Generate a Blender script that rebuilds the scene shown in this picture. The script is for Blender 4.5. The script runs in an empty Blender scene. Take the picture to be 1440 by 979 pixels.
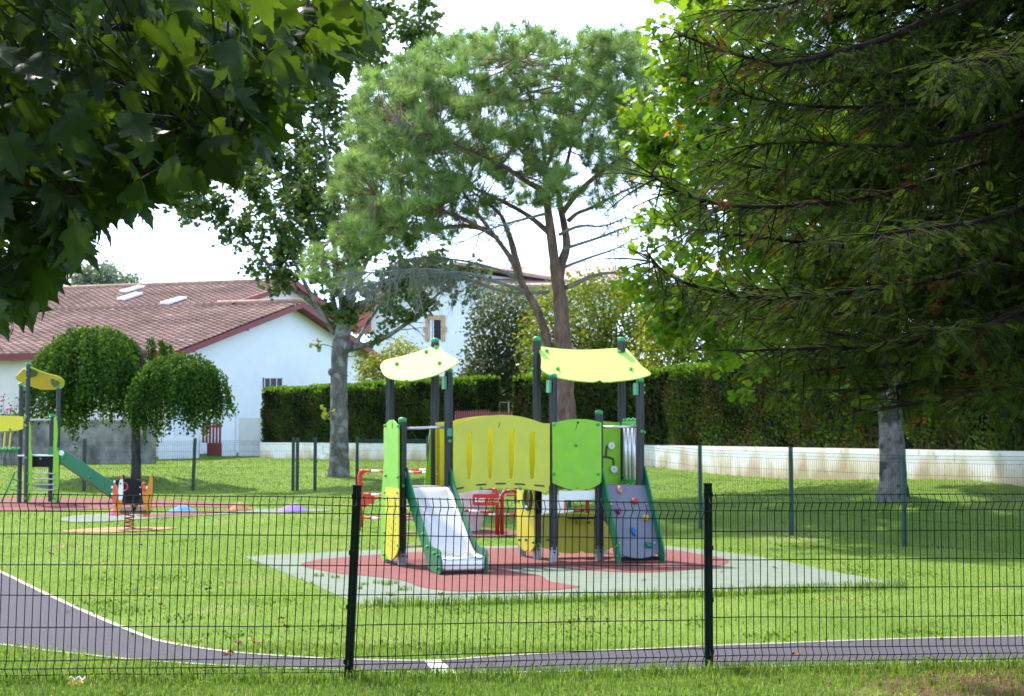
import bpy, bmesh, math, random
import numpy as np
from mathutils import Vector, Matrix
from mathutils.geometry import tessellate_polygon

random.seed(7)
rng = np.random.default_rng(11)
SC = bpy.context.scene
COL = SC.collection

# ------------------------------------------------------------------ camera model (used to measure the photo)
F = 2260.0; PCX = 720.0; PCY = 489.5; CAMZ = 1.52
PITCH = math.atan(135.5 / F)
_cp, _sp = math.cos(PITCH), math.sin(PITCH)

def ray(px, py):
    x = (px - PCX) / F; y = (PCY - py) / F
    return np.array([x, _cp - y * _sp, _sp + y * _cp])

def P(px, py, Y):
    d = ray(px, py)
    return np.array([0, 0, CAMZ]) + d * (Y / d[1])

def RP(px, py, P0, n):
    d = ray(px, py); o = np.array([0, 0, CAMZ])
    P0 = np.asarray(P0, float); n = np.asarray(n, float)
    return o + d * (np.dot(P0 - o, n) / np.dot(d, n))

# ------------------------------------------------------------------ terrain
_ctrl = [(1272, 768, 24), (1113, 752, 26.4), (985, 743, 27.8), (502, 690, 42.8), (271, 690, 44), (115, 691, 44),
         (40, 708, 36), (182, 742, 28.5), (475, 668, 50), (192, 672, 47), (305, 640, 66), (225, 647, 64), (365, 643, 64.5),
         (920, 657, 45.6), (1440, 685, 28), (1255, 700, 28), (640, 649, 53.5), (1300, 675, 31)]
_pts = []
for px, py, d in _ctrl:
    q = P(px, py, d); _pts.append((q[0], q[1], q[2]))
for X in (-30, -15, 0, 10, 25): _pts.append((X, 21, 0.0))
_pts += [(-18, 27, 0.0), (-12, 27, 0.0), (0.5, 27.0, 0.03), (-30, 45, .35), (-30, 65, .9), (0, 90, 1.3), (-30, 90, 1.3), (25, 60, 1.2), (40, 30, 1.0), (14, 24, .3), (1.2, 36, .35)]
_pts = np.array(_pts)
_C2 = 1.5 ** 2
def _mq(a, b):
    return np.sqrt(((a[:, None, :] - b[None, :, :]) ** 2).sum(-1) + _C2)
_A = _mq(_pts[:, :2], _pts[:, :2])
_n = len(_pts)
_M = np.zeros((_n + 1, _n + 1)); _M[:_n, :_n] = _A; _M[:_n, _n] = 1; _M[_n, :_n] = 1
_W = np.linalg.solve(_M + np.diag([0.02] * _n + [0]), np.append(_pts[:, 2], 0))
def terr(X, Y):
    X = np.asarray(X, float); Y = np.asarray(Y, float)
    sh = np.broadcast(X, Y).shape
    q = np.stack([np.broadcast_to(X, sh).ravel(), np.broadcast_to(Y, sh).ravel()], 1)
    q2 = q.copy(); q2[:, 0] = np.clip(q2[:, 0], -40, 40); q2[:, 1] = np.clip(q2[:, 1], -5, 95)
    z = np.empty(len(q))
    for i in range(0, len(q), 50000):
        z[i:i + 50000] = _mq(q2[i:i + 50000], _pts[:, :2]) @ _W[:_n] + _W[_n]
    k = np.clip((q[:, 1] - 22.5 - .25 * np.clip(-q[:, 0], 0, 14)) / 5.0, 0, 1); k = k * k * (3 - 2 * k)
    z = np.clip(z, 0, 2.5) * k
    return z.reshape(sh)
def tz(x, y): return float(terr(x, y))

def G(px, py, lift=0.0):
    d = ray(px, py); o = np.array([0, 0, CAMZ])
    Y = 12.0
    lo, hi = 3.0, 140.0
    for _ in range(50):
        m = .5 * (lo + hi); q = o + d * (m / d[1])
        if q[2] > tz(q[0], q[1]): lo = m
        else: hi = m
    q = o + d * (lo / d[1]); q[2] = tz(q[0], q[1]) + lift
    return q

# ------------------------------------------------------------------ materials
def _mat(name):
    m = bpy.data.materials.new(name); m.use_nodes = True
    nt = m.node_tree; nt.nodes.clear()
    return m, nt
def _n_(nt, t, **kw):
    n = nt.nodes.new(t)
    for k, v in kw.items(): setattr(n, k, v)
    return n
def _ramp(nt, stops):
    r = _n_(nt, 'ShaderNodeValToRGB')
    e = r.color_ramp.elements
    while len(e) < len(stops): e.new(.5)
    for i, (p, c) in enumerate(stops):
        e[i].position = p; e[i].color = (*c, 1)
    return r

def mat_plain(name, col, rough=.5, metal=0.0, var=.12, scale=6.0, spec=.5, bump=0.0, bscale=60, dirt=None, dirt_amt=.35, coat=0.0):
    """principled surface with mottling (and optional dirt of its own)"""
    m, nt = _mat(name)
    out = _n_(nt, 'ShaderNodeOutputMaterial'); b = _n_(nt, 'ShaderNodeBsdfPrincipled')
    nt.links.new(b.outputs[0], out.inputs[0])
    tc = _n_(nt, 'ShaderNodeTexCoord')
    nz = _n_(nt, 'ShaderNodeTexNoise'); nz.inputs['Scale'].default_value = scale; nz.inputs['Detail'].default_value = 6
    nt.links.new(tc.outputs['Object'], nz.inputs['Vector'])
    c = Vector(col)
    r = _ramp(nt, [(.3, tuple(c * (1 - var))), (.7, tuple(min(1, x * (1 + var)) for x in c))])
    nt.links.new(nz.outputs['Fac'], r.inputs[0])
    src = r.outputs[0]
    if dirt:
        n2 = _n_(nt, 'ShaderNodeTexNoise'); n2.inputs['Scale'].default_value = scale * .45; n2.inputs['Detail'].default_value = 8; n2.inputs['Roughness'].default_value = .7
        nt.links.new(tc.outputs['Object'], n2.inputs['Vector'])
        mr = _n_(nt, 'ShaderNodeMapRange'); mr.inputs[1].default_value = .48; mr.inputs[2].default_value = .72; mr.inputs[4].default_value = dirt_amt
        nt.links.new(n2.outputs['Fac'], mr.inputs[0])
        mx = _n_(nt, 'ShaderNodeMix', data_type='RGBA'); mx.inputs[7].default_value = (*dirt, 1)
        nt.links.new(mr.outputs[0], mx.inputs[0]); nt.links.new(src, mx.inputs[6]); src = mx.outputs[2]
    nt.links.new(src, b.inputs['Base Color'])
    b.inputs['Roughness'].default_value = rough; b.inputs['Metallic'].default_value = metal
    b.inputs['Specular IOR Level'].default_value = spec
    b.inputs['Coat Weight'].default_value = coat
    if bump:
        n3 = _n_(nt, 'ShaderNodeTexNoise'); n3.inputs['Scale'].default_value = bscale; n3.inputs['Detail'].default_value = 4
        nt.links.new(tc.outputs['Object'], n3.inputs['Vector'])
        bp = _n_(nt, 'ShaderNodeBump'); bp.inputs['Strength'].default_value = bump; bp.inputs['Distance'].default_value = .02
        nt.links.new(n3.outputs['Fac'], bp.inputs['Height']); nt.links.new(bp.outputs[0], b.inputs['Normal'])
    return m

def mat_leaf(name, stops, transl=.4, rough=.45, gloss=.5, tcol=None, tboost=1.0):
    """leaf: diffuse front + light passing through + thin gloss; colour from the per-leaf 'tint' value"""
    m, nt = _mat(name)
    out = _n_(nt, 'ShaderNodeOutputMaterial')
    at = _n_(nt, 'ShaderNodeAttribute', attribute_name='tint')
    r = _ramp(nt, stops); nt.links.new(at.outputs['Fac'], r.inputs[0])
    b = _n_(nt, 'ShaderNodeBsdfPrincipled'); b.inputs['Roughness'].default_value = rough; b.inputs['Specular IOR Level'].default_value = gloss
    nt.links.new(r.outputs[0], b.inputs['Base Color'])
    t = _n_(nt, 'ShaderNodeBsdfTranslucent')
    mm = _n_(nt, 'ShaderNodeMix', data_type='RGBA', blend_type='MULTIPLY'); mm.inputs[0].default_value = 1
    tc = tcol or (1.5, 1.25, .5)
    mm.inputs[7].default_value = (tc[0] * tboost, tc[1] * tboost, tc[2] * tboost, 1)
    nt.links.new(r.outputs[0], mm.inputs[6]); nt.links.new(mm.outputs[2], t.inputs[0])
    mx = _n_(nt, 'ShaderNodeMixShader'); mx.inputs[0].default_value = transl
    nt.links.new(b.outputs[0], mx.inputs[1]); nt.links.new(t.outputs[0], mx.inputs[2])
    nt.links.new(mx.outputs[0], out.inputs[0])
    return m

def mat_bark(name, c1, c2, scale=9.0, spots=None, stretch=.25):
    m, nt = _mat(name)
    out = _n_(nt, 'ShaderNodeOutputMaterial'); b = _n_(nt, 'ShaderNodeBsdfPrincipled'); b.inputs['Roughness'].default_value = .9
    b.inputs['Specular IOR Level'].default_value = .15
    nt.links.new(b.outputs[0], out.inputs[0])
    tc = _n_(nt, 'ShaderNodeTexCoord'); mp = _n_(nt, 'ShaderNodeMapping'); mp.inputs['Scale'].default_value = (1, 1, stretch)
    nt.links.new(tc.outputs['Object'], mp.inputs[0])
    nz = _n_(nt, 'ShaderNodeTexNoise'); nz.inputs['Scale'].default_value = scale; nz.inputs['Detail'].default_value = 9; nz.inputs['Roughness'].default_value = .7
    nt.links.new(mp.outputs[0], nz.inputs['Vector'])
    r = _ramp(nt, [(.35, c1), (.65, c2)]); nt.links.new(nz.outputs['Fac'], r.inputs[0]); src = r.outputs[0]
    if spots:
        n2 = _n_(nt, 'ShaderNodeTexNoise'); n2.inputs['Scale'].default_value = 3.5; n2.inputs['Detail'].default_value = 7
        nt.links.new(tc.outputs['Object'], n2.inputs['Vector'])
        mr = _n_(nt, 'ShaderNodeMapRange'); mr.inputs[1].default_value = .52; mr.inputs[2].default_value = .6
        nt.links.new(n2.outputs['Fac'], mr.inputs[0])
        mx = _n_(nt, 'ShaderNodeMix', data_type='RGBA'); mx.inputs[7].default_value = (*spots, 1)
        nt.links.new(mr.outputs[0], mx.inputs[0]); nt.links.new(src, mx.inputs[6]); src = mx.outputs[2]
    nt.links.new(src, b.inputs['Base Color'])
    bp = _n_(nt, 'ShaderNodeBump'); bp.inputs['Strength'].default_value = .8; bp.inputs['Distance'].default_value = .04
    nt.links.new(nz.outputs['Fac'], bp.inputs['Height']); nt.links.new(bp.outputs[0], b.inputs['Normal'])
    return m

# ------------------------------------------------------------------ scene helpers
def tag(o, label=None, cat=None, group=None, kind=None):
    if label: o['label'] = label
    if cat: o['category'] = cat
    if group: o['group'] = group
    if kind: o['kind'] = kind
    return o

def thing(name, loc, label, cat, group=None):
    o = bpy.data.objects.new(name, None); COL.objects.link(o)
    o.location = Vector(loc); o.empty_display_size = .2
    return tag(o, label, cat, group)

def _abs_origin(o):
    v = Vector((0, 0, 0))
    while o is not None:
        v += o.location; o = o.parent
    return v

def link_mesh(name, me, mats, parent=None, loc=None):
    for m in (mats if isinstance(mats, (list, tuple)) else [mats]): me.materials.append(m)
    o = bpy.data.objects.new(name, me); COL.objects.link(o)
    base = _abs_origin(parent) if parent is not None else Vector((0, 0, 0))
    if parent is not None: o.parent = parent
    if loc is not None:
        o.location = Vector(loc) - base
        base = Vector(loc)
    if base.length > 0: me.transform(Matrix.Translation(-base))
    return o

def catmull(pts, n=6, closed=True):
    pts = [np.asarray(p, float) for p in pts]; N = len(pts); out = []
    rngi = range(N) if closed else range(N - 1)
    for i in rngi:
        if closed: p0, p1, p2, p3 = pts[i - 1], pts[i], pts[(i + 1) % N], pts[(i + 2) % N]
        else: p0, p1, p2, p3 = pts[max(i - 1, 0)], pts[i], pts[i + 1], pts[min(i + 2, N - 1)]
        for k in range(n):
            t = k / n
            out.append(.5 * ((2 * p1) + (-p0 + p2) * t + (2 * p0 - 5 * p1 + 4 * p2 - p3) * t * t + (-p0 + 3 * p1 - 3 * p2 + p3) * t ** 3))
    if not closed: out.append(pts[-1])
    return out

class MB:
    """collects shapes into ONE mesh; .m is the current material slot"""
    def __init__(s): s.v = []; s.f = []; s.mi = []; s.m = 0; s.sm = []; s.smooth = False
    def add(s, vs, fs):
        b = len(s.v); s.v += [tuple(map(float, v)) for v in vs]
        for f in fs: s.f.append(tuple(i + b for i in f)); s.mi.append(s.m); s.sm.append(s.smooth)
    def box(s, c, size, ex=(1, 0, 0), ey=(0, 1, 0), ez=(0, 0, 1)):
        c = np.asarray(c, float); e = [np.asarray(ex, float) * size[0] / 2, np.asarray(ey, float) * size[1] / 2, np.asarray(ez, float) * size[2] / 2]
        vs = [c + i * e[0] + j * e[1] + k * e[2] for k in (-1, 1) for j in (-1, 1) for i in (-1, 1)]
        s.add(vs, [(0, 2, 3, 1), (4, 5, 7, 6), (0, 1, 5, 4), (2, 6, 7, 3), (0, 4, 6, 2), (1, 3, 7, 5)])
    def tube(s, pts, r, n=8, cap=True, rot=0.0):
        pts = [np.asarray(p, float) for p in pts]; N = len(pts)
        rs = r if hasattr(r, '__len__') else [r] * N
        vs = []; prev = None
        for i in range(N):
            t = pts[min(i + 1, N - 1)] - pts[max(i - 1, 0)]; t /= (np.linalg.norm(t) + 1e-12)
            if prev is None:
                a = np.array([0, 0, 1.]) if abs(t[2]) < .9 else np.array([1., 0, 0])
                x = np.cross(a, t)
            else: x = prev - t * np.dot(prev, t)
            x /= np.linalg.norm(x) + 1e-12; prev = x; y = np.cross(t, x)
            for k in range(n):
                a = 2 * math.pi * k / n + rot
                vs.append(pts[i] + rs[i] * (math.cos(a) * x + math.sin(a) * y))
        fs = []
        for i in range(N - 1):
            for k in range(n):
                a = i * n + k; b = i * n + (k + 1) % n
                fs.append((a, b, b + n, a + n))
        if cap: fs.append(tuple(range(n - 1, -1, -1))); fs.append(tuple((N - 1) * n + k for k in range(n)))
        s.add(vs, fs)
    def plate(s, outline, nrm, th, holes=()):
        """planar outline of 3-D points, thickened by th along nrm (from the outline plane)"""
        nrm = np.asarray(nrm, float); nrm = nrm / np.linalg.norm(nrm)
        a = np.array([0, 0, 1.]) if abs(nrm[2]) < .9 else np.array([1., 0, 0])
        x = np.cross(a, nrm); x /= np.linalg.norm(x); y = np.cross(nrm, x)
        def area(l):
            p = [(np.dot(q, x), np.dot(q, y)) for q in l]
            return sum(p[i - 1][0] * p[i][1] - p[i][0] * p[i - 1][1] for i in range(len(p)))
        loops = []
        for k, l in enumerate([outline] + list(holes)):
            l = [np.asarray(q, float) for q in l]
            if (area(l) > 0) != (k == 0): l = l[::-1]
            loops.append(l)
        tri = tessellate_polygon([[Vector((np.dot(q, x), np.dot(q, y), 0)) for q in l] for l in loops])
        flat = [q for l in loops for q in l]; n = len(flat)
        fs = []
        for t in tri:
            pa, pb, pc = (flat[i] for i in t)
            if np.dot(np.cross(pb - pa, pc - pa), nrm) < 0: t = t[::-1]
            fs.append(tuple(i + n for i in t)); fs.append(tuple(t[::-1]))
        b = 0
        for l in loops:
            for i in range(len(l)):
                p, q = b + i, b + (i + 1) % len(l)
                fs.append((p, q, q + n, p + n))
            b += len(l)
        s.add(flat + [q + nrm * th for q in flat], fs)
    def ball(s, c, r, n=8, sc=(1, 1, 1)):
        c = np.asarray(c, float); vs = []; fs = []; h = max(4, n // 2)
        for i in range(h + 1):
            th = math.pi * i / h
            for k in range(n):
                ph = 2 * math.pi * k / n
                vs.append(c + r * np.array([math.sin(th) * math.cos(ph) * sc[0], math.sin(th) * math.sin(ph) * sc[1], math.cos(th) * sc[2]]))
        for i in range(h):
            for k in range(n):
                fs.append((i * n + k, (i + 1) * n + k, (i + 1) * n + (k + 1) % n, i * n + (k + 1) % n))
        s.add(vs, fs)
    def build(s, name, mats, parent=None, smooth=None, bevel=0.0, loc=None):
        me = bpy.data.meshes.new(name); me.from_pydata(s.v, [], s.f)
        me.polygons.foreach_set('material_index', s.mi)
        me.polygons.foreach_set('use_smooth', [bool(smooth)] * len(s.f) if smooth is not None else s.sm)
        me.update()
        o = link_mesh(name, me, mats, parent, loc)
        if bevel:
            md = o.modifiers.new('bevel', 'BEVEL'); md.width = bevel; md.segments = 2; md.limit_method = 'ANGLE'; md.angle_limit = math.radians(50)
        return o

def np_mesh(name, V, Fc, mat, tint=None, parent=None, smooth=False, loc=None):
    """fast mesh from numpy: V (n,3), Fc (m,k)"""
    me = bpy.data.meshes.new(name)
    k = Fc.shape[1]
    me.vertices.add(len(V)); me.vertices.foreach_set('co', np.ascontiguousarray(V, np.float32).ravel())
    me.loops.add(Fc.size); me.loops.foreach_set('vertex_index', np.ascontiguousarray(Fc, np.int32).ravel())
    me.polygons.add(len(Fc)); me.polygons.foreach_set('loop_start', np.arange(0, Fc.size, k, dtype=np.int32))
    if smooth: me.polygons.foreach_set('use_smooth', np.ones(len(Fc), bool))
    me.update(calc_edges=True)
    if tint is not None:
        a = me.attributes.new('tint', 'FLOAT', 'FACE'); a.data.foreach_set('value', np.ascontiguousarray(tint, np.float32))
    return link_mesh(name, me, mat, parent, loc)

def norm(a): return a / (np.linalg.norm(a, axis=-1, keepdims=True) + 1e-12)
def frames(ydir, zhint):
    """rotation matrices whose y column is ydir and z near zhint"""
    y = norm(ydir); x = norm(np.cross(y, zhint)); z = np.cross(x, y)
    return np.stack([x, y, z], -1)
def scatter(TV, TF, pos, R, sc):
    """copies of a template (TV verts, TF faces) -> V, F"""
    n = len(pos); sc = np.asarray(sc).reshape(n, -1, 1) if np.ndim(sc) else np.full((n, 1, 1), sc)
    T = np.einsum('nij,vj->nvi', R, TV) * sc + pos[:, None, :]
    Fc = TF[None] + (np.arange(n) * len(TV))[:, None, None]
    return T.reshape(-1, 3), Fc.reshape(-1, TF.shape[1])
def rdir(n): return norm(rng.normal(size=(n, 3)))

def inpoly(X, Y, poly):
    poly = np.asarray(poly)[:, :2]; c = np.zeros(len(X), bool); j = len(poly) - 1
    for i in range(len(poly)):
        xi, yi = poly[i]; xj, yj = poly[j]
        with np.errstate(divide='ignore', invalid='ignore'):
            c ^= ((yi > Y) != (yj > Y)) & (X < (xj - xi) * (Y - yi) / (yj - yi + 1e-12) + xi)
        j = i
    return c
# ================================================================== MATERIALS (palette)
M = {}
M['asphalt'] = mat_plain('asphalt', (.085, .074, .090), .92, var=.16, scale=38, bump=.9, bscale=130, dirt=(.115, .10, .11), dirt_amt=.4, spec=.25)
M['line'] = mat_plain('line_paint', (.31, .28, .25), .7, var=.1, scale=8, dirt=(.16, .14, .12), dirt_amt=.6)
M['rubber_grey'] = mat_plain('rubber_grey_green', (.160, .195, .142), .9, var=.12, scale=5, bump=.35, bscale=150, dirt=(.10, .115, .085), dirt_amt=.55, spec=.25)
M['rubber_red'] = mat_plain('rubber_red', (.190, .060, .053), .9, var=.12, scale=5, bump=.35, bscale=150, dirt=(.13, .055, .047), dirt_amt=.5, spec=.25)
M['rubber_orange'] = mat_plain('rubber_orange', (.34, .17, .065), .9, var=.14, scale=5, bump=.3, bscale=150)
M['rubber_blue'] = mat_plain('rubber_blue', (.05, .20, .50), .8, var=.1, scale=5, bump=.3, bscale=150)
M['rubber_purple'] = mat_plain('rubber_purple', (.22, .13, .42), .8, var=.1, scale=5, bump=.3, bscale=150)
M['rubber_pink'] = mat_plain('rubber_pink', (.50, .10, .25), .8, var=.1, scale=5)
M['green_dark'] = mat_plain('post_green_paint', (.006, .030, .020), .4, var=.15, scale=9)
M['green_black'] = mat_plain('post_dark_green_paint', (.003, .010, .006), .6, var=.15, scale=9, spec=.2)
M['wire'] = mat_plain('wire_green_coating', (.004, .014, .011), .7, spec=.15, var=.1, scale=5)
M['wire_back'] = mat_plain('wire_teal_coating', (.012, .055, .045), .85, spec=.1, var=.1, scale=5)
M['post_teal'] = mat_plain('post_teal_paint', (.008, .060, .040), .4, var=.12, scale=5)

# ================================================================== GROUND
gx = np.unique(np.concatenate([np.linspace(-420, -60, 14), np.linspace(-60, -26, 18), np.linspace(-26, 16, 106), np.linspace(16, 60, 24), np.linspace(60, 420, 14)]))
gy = np.unique(np.concatenate([np.linspace(-120, -6, 10), np.linspace(-6, 20, 30), np.linspace(20, 72, 131), np.linspace(72, 130, 20), np.linspace(130, 900, 16)]))
GX, GY = np.meshgrid(gx, gy)
GZ = terr(GX, GY)
nx, ny = len(gx), len(gy)
idx = np.arange(nx * ny).reshape(ny, nx)
Fq = np.stack([idx[:-1, :-1], idx[:-1, 1:], idx[1:, 1:], idx[1:, :-1]], -1).reshape(-1, 4)

def ground_mat():
    m, nt = _mat('lawn_soil')
    out = _n_(nt, 'ShaderNodeOutputMaterial'); b = _n_(nt, 'ShaderNodeBsdfPrincipled'); b.inputs['Roughness'].default_value = .95; b.inputs['Specular IOR Level'].default_value = .1
    nt.links.new(b.outputs[0], out.inputs[0])
    tc = _n_(nt, 'ShaderNodeTexCoord')
    n1 = _n_(nt, 'ShaderNodeTexNoise'); n1.inputs['Scale'].default_value = .55; n1.inputs['Detail'].default_value = 8
    n2 = _n_(nt, 'ShaderNodeTexNoise'); n2.inputs['Scale'].default_value = 26; n2.inputs['Detail'].default_value = 6
    for n in (n1, n2): nt.links.new(tc.outputs['Object'], n.inputs['Vector'])
    r1 = _ramp(nt, [(.3, (.105, .185, .024)), (.55, (.140, .222, .034)), (.75, (.20, .225, .075))]); nt.links.new(n1.outputs['Fac'], r1.inputs[0])
    r2 = _ramp(nt, [(.3, (.72, .70, .62)), (.7, (1.12, 1.1, 1.1))]); nt.links.new(n2.outputs['Fac'], r2.inputs[0])
    mx = _n_(nt, 'ShaderNodeMix', data_type='RGBA', blend_type='MULTIPLY'); mx.inputs[0].default_value = 1
    nt.links.new(r1.outputs[0], mx.inputs[6]); nt.links.new(r2.outputs[0], mx.inputs[7])
    # bare reddish-brown soil with needle litter at the near right corner: a patch with its own shape
    sx = _n_(nt, 'ShaderNodeVectorMath', operation='DISTANCE'); sx.inputs[1].default_value = (3.75, 9.7, 0)
    nt.links.new(tc.outputs['Object'], sx.inputs[0])
    n3 = _n_(nt, 'ShaderNodeTexNoise'); n3.inputs['Scale'].default_value = 2.2; n3.inputs['Detail'].default_value = 6; nt.links.new(tc.outputs['Object'], n3.inputs['Vector'])
    ad = _n_(nt, 'ShaderNodeMath', operation='MULTIPLY_ADD'); ad.inputs[1].default_value = 1.6; nt.links.new(n3.outputs['Fac'], ad.inputs[0]); nt.links.new(sx.outputs['Value'], ad.inputs[2])
    mr = _n_(nt, 'ShaderNodeMapRange'); mr.inputs[1].default_value = 2.9; mr.inputs[2].default_value = 2.0; nt.links.new(ad.outputs[0], mr.inputs[0])
    r3 = _ramp(nt, [(.3, (.055, .024, .014)), (.7, (.17, .085, .055))]); nt.links.new(n2.outputs['Fac'], r3.inputs[0])
    m2 = _n_(nt, 'ShaderNodeMix', data_type='RGBA'); nt.links.new(mr.outputs[0], m2.inputs[0]); nt.links.new(mx.outputs[2], m2.inputs[6]); nt.links.new(r3.outputs[0], m2.inputs[7])
    nt.links.new(m2.outputs[2], b.inputs['Base Color'])
    bp = _n_(nt, 'ShaderNodeBump'); bp.inputs['Strength'].default_value = .7; bp.inputs['Distance'].default_value = .03
    nt.links.new(n2.outputs['Fac'], bp.inputs['Height']); nt.links.new(bp.outputs[0], b.inputs['Normal'])
    return m
go = np_mesh('ground', np.stack([GX.ravel(), GY.ravel(), GZ.ravel()], -1), Fq, ground_mat(), smooth=True)
tag(go, kind='structure')

def sheet(name, poly, mat, lift, kind='structure', res=.5, flat=True):
    """flat or ground-hugging sheet inside a world polygon"""
    poly = [np.array([p[0], p[1]]) for p in poly]
    if flat:
        tri = tessellate_polygon([[Vector((p[0], p[1], 0)) for p in poly]])
        V = np.array([[p[0], p[1], lift] for p in poly])
        fs = []
        for t in tri:
            a, b, c = (poly[i] for i in t)
            if (b[0] - a[0]) * (c[1] - a[1]) - (b[1] - a[1]) * (c[0] - a[0]) < 0: t = t[::-1]
            fs.append(t)
        o = np_mesh(name, V, np.array(fs), mat)
    else:
        bm = bmesh.new(); vs = [bm.verts.new((p[0], p[1], 0)) for p in poly]; bm.faces.new(vs)
        bmesh.ops.triangulate(bm, faces=bm.faces[:])
        for _ in range(6):
            e = [x for x in bm.edges if x.calc_length() > res]
            if not e: break
            bmesh.ops.subdivide_edges(bm, edges=e, cuts=1); bmesh.ops.triangulate(bm, faces=bm.faces[:])
        bmesh.ops.recalc_face_normals(bm, faces=bm.faces[:])
        if sum(f.normal.z for f in bm.faces) < 0: bmesh.ops.reverse_faces(bm, faces=bm.faces[:])
        co = np.array([v.co[:] for v in bm.verts]); zz = terr(co[:, 0], co[:, 1]) + lift
        for v, z in zip(bm.verts, zz): v.co.z = z
        me = bpy.data.meshes.new(name); bm.to_mesh(me); bm.free(); o = link_mesh(name, me, mat)
    return tag(o, kind=kind)

def gpoly(pxs, n=5, closed=False):
    return catmull([G(*p)[:2] for p in pxs], n, closed)

# ------------------------------------------------------------------ cycle track with painted edges
far_px = [(-170, 735), (-90, 765), (0, 803), (50, 827), (100, 850), (150, 872), (200, 892), (230, 902), (280, 911), (340, 918.5), (420, 924), (500, 928), (610, 929), (700, 923), (800, 917.5), (900, 913), (1000, 908.5), (1100, 905), (1200, 901), (1300, 898), (1440, 895), (1700, 889)]
near_px = [(-170, 893), (-90, 899), (0, 908), (60, 916), (120, 922.5), (180, 929), (300, 937), (420, 942), (560, 947), (700, 948), (850, 945), (997, 941.5), (1100, 939), (1250, 935), (1440, 930.5), (1700, 925)]
FARL = gpoly(far_px, 4); NEARL = gpoly(near_px, 4)
TRACK = FARL + NEARL[::-1]
sheet('track', TRACK, M['asphalt'], .004)
def ribbon(line, w, inward):
    line = [np.asarray(p) for p in line]; out = []
    for i, p in enumerate(line):
        t = line[min(i + 1, len(line) - 1)] - line[max(i - 1, 0)]; t = t / np.linalg.norm(t)
        out.append(p + inward * w * np.array([t[1], -t[0]]))
    return line + out[::-1]
sheet('track_line', ribbon(FARL, .055, 1), M['line'], .008)
sheet('track_line', ribbon(NEARL, .05, -1), M['line'], .008)
sheet('track_line', [G(596, 930)[:2], G(619, 930)[:2], G(644, 949)[:2], G(611, 949)[:2]], mat_plain('give_way_paint', (.45, .45, .46), .7, var=.12, scale=8, dirt=(.25, .24, .24), dirt_amt=.5), .009)

# ------------------------------------------------------------------ safety surfacing under the big play tower
PAD = [G(*p)[:2] for p in [(343, 783), (385, 780.5), (430, 778.5), (540, 773), (640, 769), (760, 767), (880, 767), (945, 768.5), (1010, 776), (1060, 782), (1110, 791), (1170, 804), (1230, 815), (1274, 822.5), (1200, 828), (1100, 832), (1000, 834), (930, 836), (850, 840), (770, 843), (700, 846), (600, 850), (512, 852), (480, 840), (440, 822), (400, 806)]]
sheet('play_surface', PAD, M['rubber_grey'], .004)
RED1 = gpoly([(424, 796), (440, 789), (475, 785), (540, 780), (620, 775), (700, 771.5), (800, 770), (880, 770), (945, 774), (990, 781), (1024, 788), (1012, 797), (960, 803), (900, 806), (830, 803), (790, 799), (755, 798.5), (717, 802), (735, 806), (760, 810), (773, 818), (800, 823), (816, 826.5), (770, 831), (700, 832), (640, 832), (595, 827), (565, 817), (520, 811), (470, 806)], 5, True)
sheet('play_surface_red', RED1, M['rubber_red'], .008)

# ------------------------------------------------------------------ smaller pads around the toddler corner
def pad(name, pxs, mat, lift=.012):
    pl = gpoly(pxs, 4, True); sheet(name, pl, mat, lift, flat=False, res=.6); return pl
PADS = [PAD]
PADS.append(pad('toddler_surface', [(-160, 703), (-60, 701), (60, 700.5), (160, 701.5), (260, 705), (330, 709), (356, 712), (310, 714), (240, 713), (160, 716), (90, 718), (0, 719), (-160, 722)], M['rubber_red']))
PADS.append(pad('rocker_surface', [(85, 748), (120, 744.5), (180, 742), (240, 742.5), (245, 744), (190, 748), (130, 750)], M['rubber_orange']))
PADS.append(pad('stepping_surface', [(84, 731), (105, 726), (150, 723.5), (230, 722), (300, 719), (345, 717), (400, 716), (462, 717), (455, 719.5), (380, 722), (330, 723), (240, 728), (150, 734), (100, 735)], M['rubber_grey'], .012))
PADS.append(pad('stepping_surface_red', [(195, 725), (250, 722), (330, 718), (325, 721), (250, 726), (205, 728)], M['rubber_red'], .02))
PADS.append(pad('spinner_surface', [(600, 751), (640, 747), (690, 745.5), (725, 747), (736, 750.5), (715, 754), (660, 757), (610, 756)], M['rubber_red']))

def dome(px0, px1, ytop, ybase, mat, label):
    c = G((px0 + px1) / 2, ybase); r = (px1 - px0) / 2 / F * c[1]; h = (ybase - ytop) / F * c[1]
    mb = MB(); mb.smooth = True
    vs = []; fs = []; n = 28; R = 9
    for i in range(R + 1):
        a = i / R
        for k in range(n):
            t = 2 * math.pi * k / n
            vs.append((c[0] + r * a * math.cos(t), c[1] + r * .9 * a * math.sin(t), c[2] + h * (.5 + .5 * math.cos(math.pi * a)) ** .8 + .014 - (.06 if i == R else 0)))
    for i in range(R):
        for k in range(n): fs.append((i * n + k, (i + 1) * n + k, (i + 1) * n + (k + 1) % n, i * n + (k + 1) % n))
    mb.add(vs, fs)
    tag(mb.build('play_mound', mat, smooth=True), label, 'play mound', 'rubber play mounds')
dome(233, 280, 711.5, 721, M['rubber_blue'], 'blue rubber play mound on the lawn beside the spring rocker')
dome(388, 437, 709, 719.5, M['rubber_purple'], 'purple rubber play mound furthest along the row of mounds')
dome(318, 358, 707, 718.5, M['rubber_orange'], 'orange rubber play mound between the blue mound and the purple one')
dome(150, 176, 714, 725, M['rubber_pink'], 'pink rubber play mound half hidden behind the spring rocker')

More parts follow.
